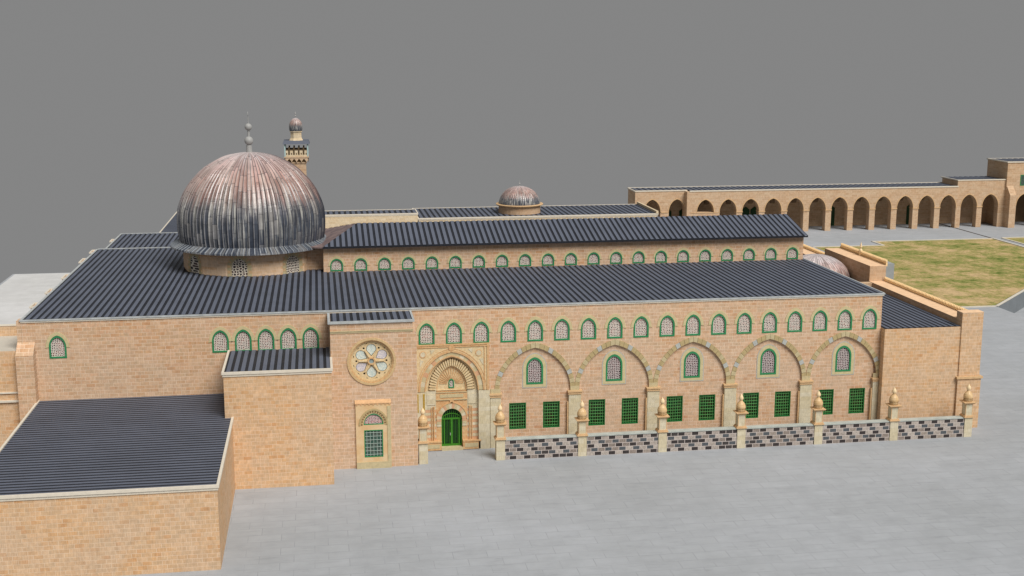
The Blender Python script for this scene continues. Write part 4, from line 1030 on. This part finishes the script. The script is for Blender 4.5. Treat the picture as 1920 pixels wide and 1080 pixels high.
for x in (73.2, 76.7, 90.5, 92.5, 109.8, 128.2):
    mb = MB(); mb.plate([(x - .9, 0), (x + .9, 0), (x + .9, 3.9), (x, 4.6), (x - .9, 3.9)], [], AB - .08, AB + .02); mb.build('doorway', plain('dark_green_doorway', (.012, .05, .012), .6, .3, 2.), ar)
te = thing('end_pavilion', (165, 252, 0), 'tall sandstone pavilion with sloping buttress and green window, right end of the arcade', 'building')
mb = arc_plate(146.2, 185, 13.85, [150.6, 155.6], 1.85, AY - .1, AY + 1.5)
mb.box(146.2, 146.8, AY + 1.5, AB + 1, 0, 13.85); mb.box(146.8, 185, AB, AB + 1, 0, 13.85); mb.build('wall', M['stone_far'], te)
corrugated('roof', 146.3, 185, AY, AB + 1, 13.98, te, 'Y', 1.4)
mb = MB(); mb.box(146.0, 185, AY - .25, AY, 13.85, 14.1); mb.box(146.0, 146.25, AY, AB + 1.1, 13.85, 14.1); mb.box(146, 185, AB + 1, AB + 1.15, 13.85, 14.1); mb.build('cornice', M['trim'], te)
mb = MB(); mb.hexa([(146.3, 247.1, 0), (147.75, 247.1, 0), (147.75, AY - .1, 0), (146.3, AY - .1, 0), (146.3, 247.1, 7.0), (147.75, 247.1, 7.0), (147.75, AY - .1, 8.9), (146.3, AY - .1, 8.9)]); mb.build('buttress', M['stone_far'], te)
mb = MB(); mb.plate(rect(149.3, 151.6, 8.9, 11.2), [rect(149.45, 151.45, 9.05, 11.05)], AY - .16, AY - .08); f = mb.build('window', M['green'], te)
mb = MB(); mb.plate(rect(149.4, 151.5, 9.0, 11.1), [], AY - .13, AY - .102); mb.build('pane', M['pane_teal'], f)
mb = MB(); mb.ring(arch(150.6, 1.86, 4.5, 7.12, 8), arch(150.6, 2.0, 4.5, 7.3, 8), AY - .16, AY - .08); mb.build('arch_moulding', M['cap_stone'], te)
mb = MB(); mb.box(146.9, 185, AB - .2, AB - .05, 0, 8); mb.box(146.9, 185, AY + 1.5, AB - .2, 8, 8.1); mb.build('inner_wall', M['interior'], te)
mb = MB(); mb.box(150.5, 152.4, AB - .3, AB - .2, 0, 4.2); mb.build('doorway', M['green_dark'], te)

# ------------------------------------------------------------------ camera, light, world
cam = bpy.data.cameras.new('camera'); co = bpy.data.objects.new('camera', cam); COL.objects.link(co)
cam.sensor_width = 36; cam.lens = 2346.36 / 1920 * 36; cam.clip_start = 1; cam.clip_end = 2000
yaw, pit = .15426279, .18958296
fwd = Vector((math.sin(yaw) * math.cos(pit), math.cos(yaw) * math.cos(pit), -math.sin(pit)))
co.location = (0, 0, 38); co.rotation_euler = fwd.to_track_quat('-Z', 'Y').to_euler()
scn.camera = co
sun = bpy.data.lights.new('sun', 'SUN'); so = bpy.data.objects.new('sun', sun); COL.objects.link(so)
sun.energy = 3.9; sun.angle = math.radians(34); sun.color = (1, .97, .93)
el, az = math.radians(50), math.radians(27)   # azimuth measured from -Y towards +X
sd_ = Vector((math.sin(az) * math.cos(el), -math.cos(az) * math.cos(el), math.sin(el)))
so.rotation_euler = sd_.to_track_quat('Z', 'Y').to_euler(); so.location = (40, -40, 90)
wd = bpy.data.worlds.new('World'); scn.world = wd; wd.use_nodes = True
bg = wd.node_tree.nodes['Background']; bg.inputs[0].default_value = (.233, .233, .233, 1); bg.inputs[1].default_value = 1.0
scn.view_settings.view_transform = 'Standard'; scn.view_settings.look = 'None'; scn.view_settings.exposure = 0
scn.render.engine = 'CYCLES'
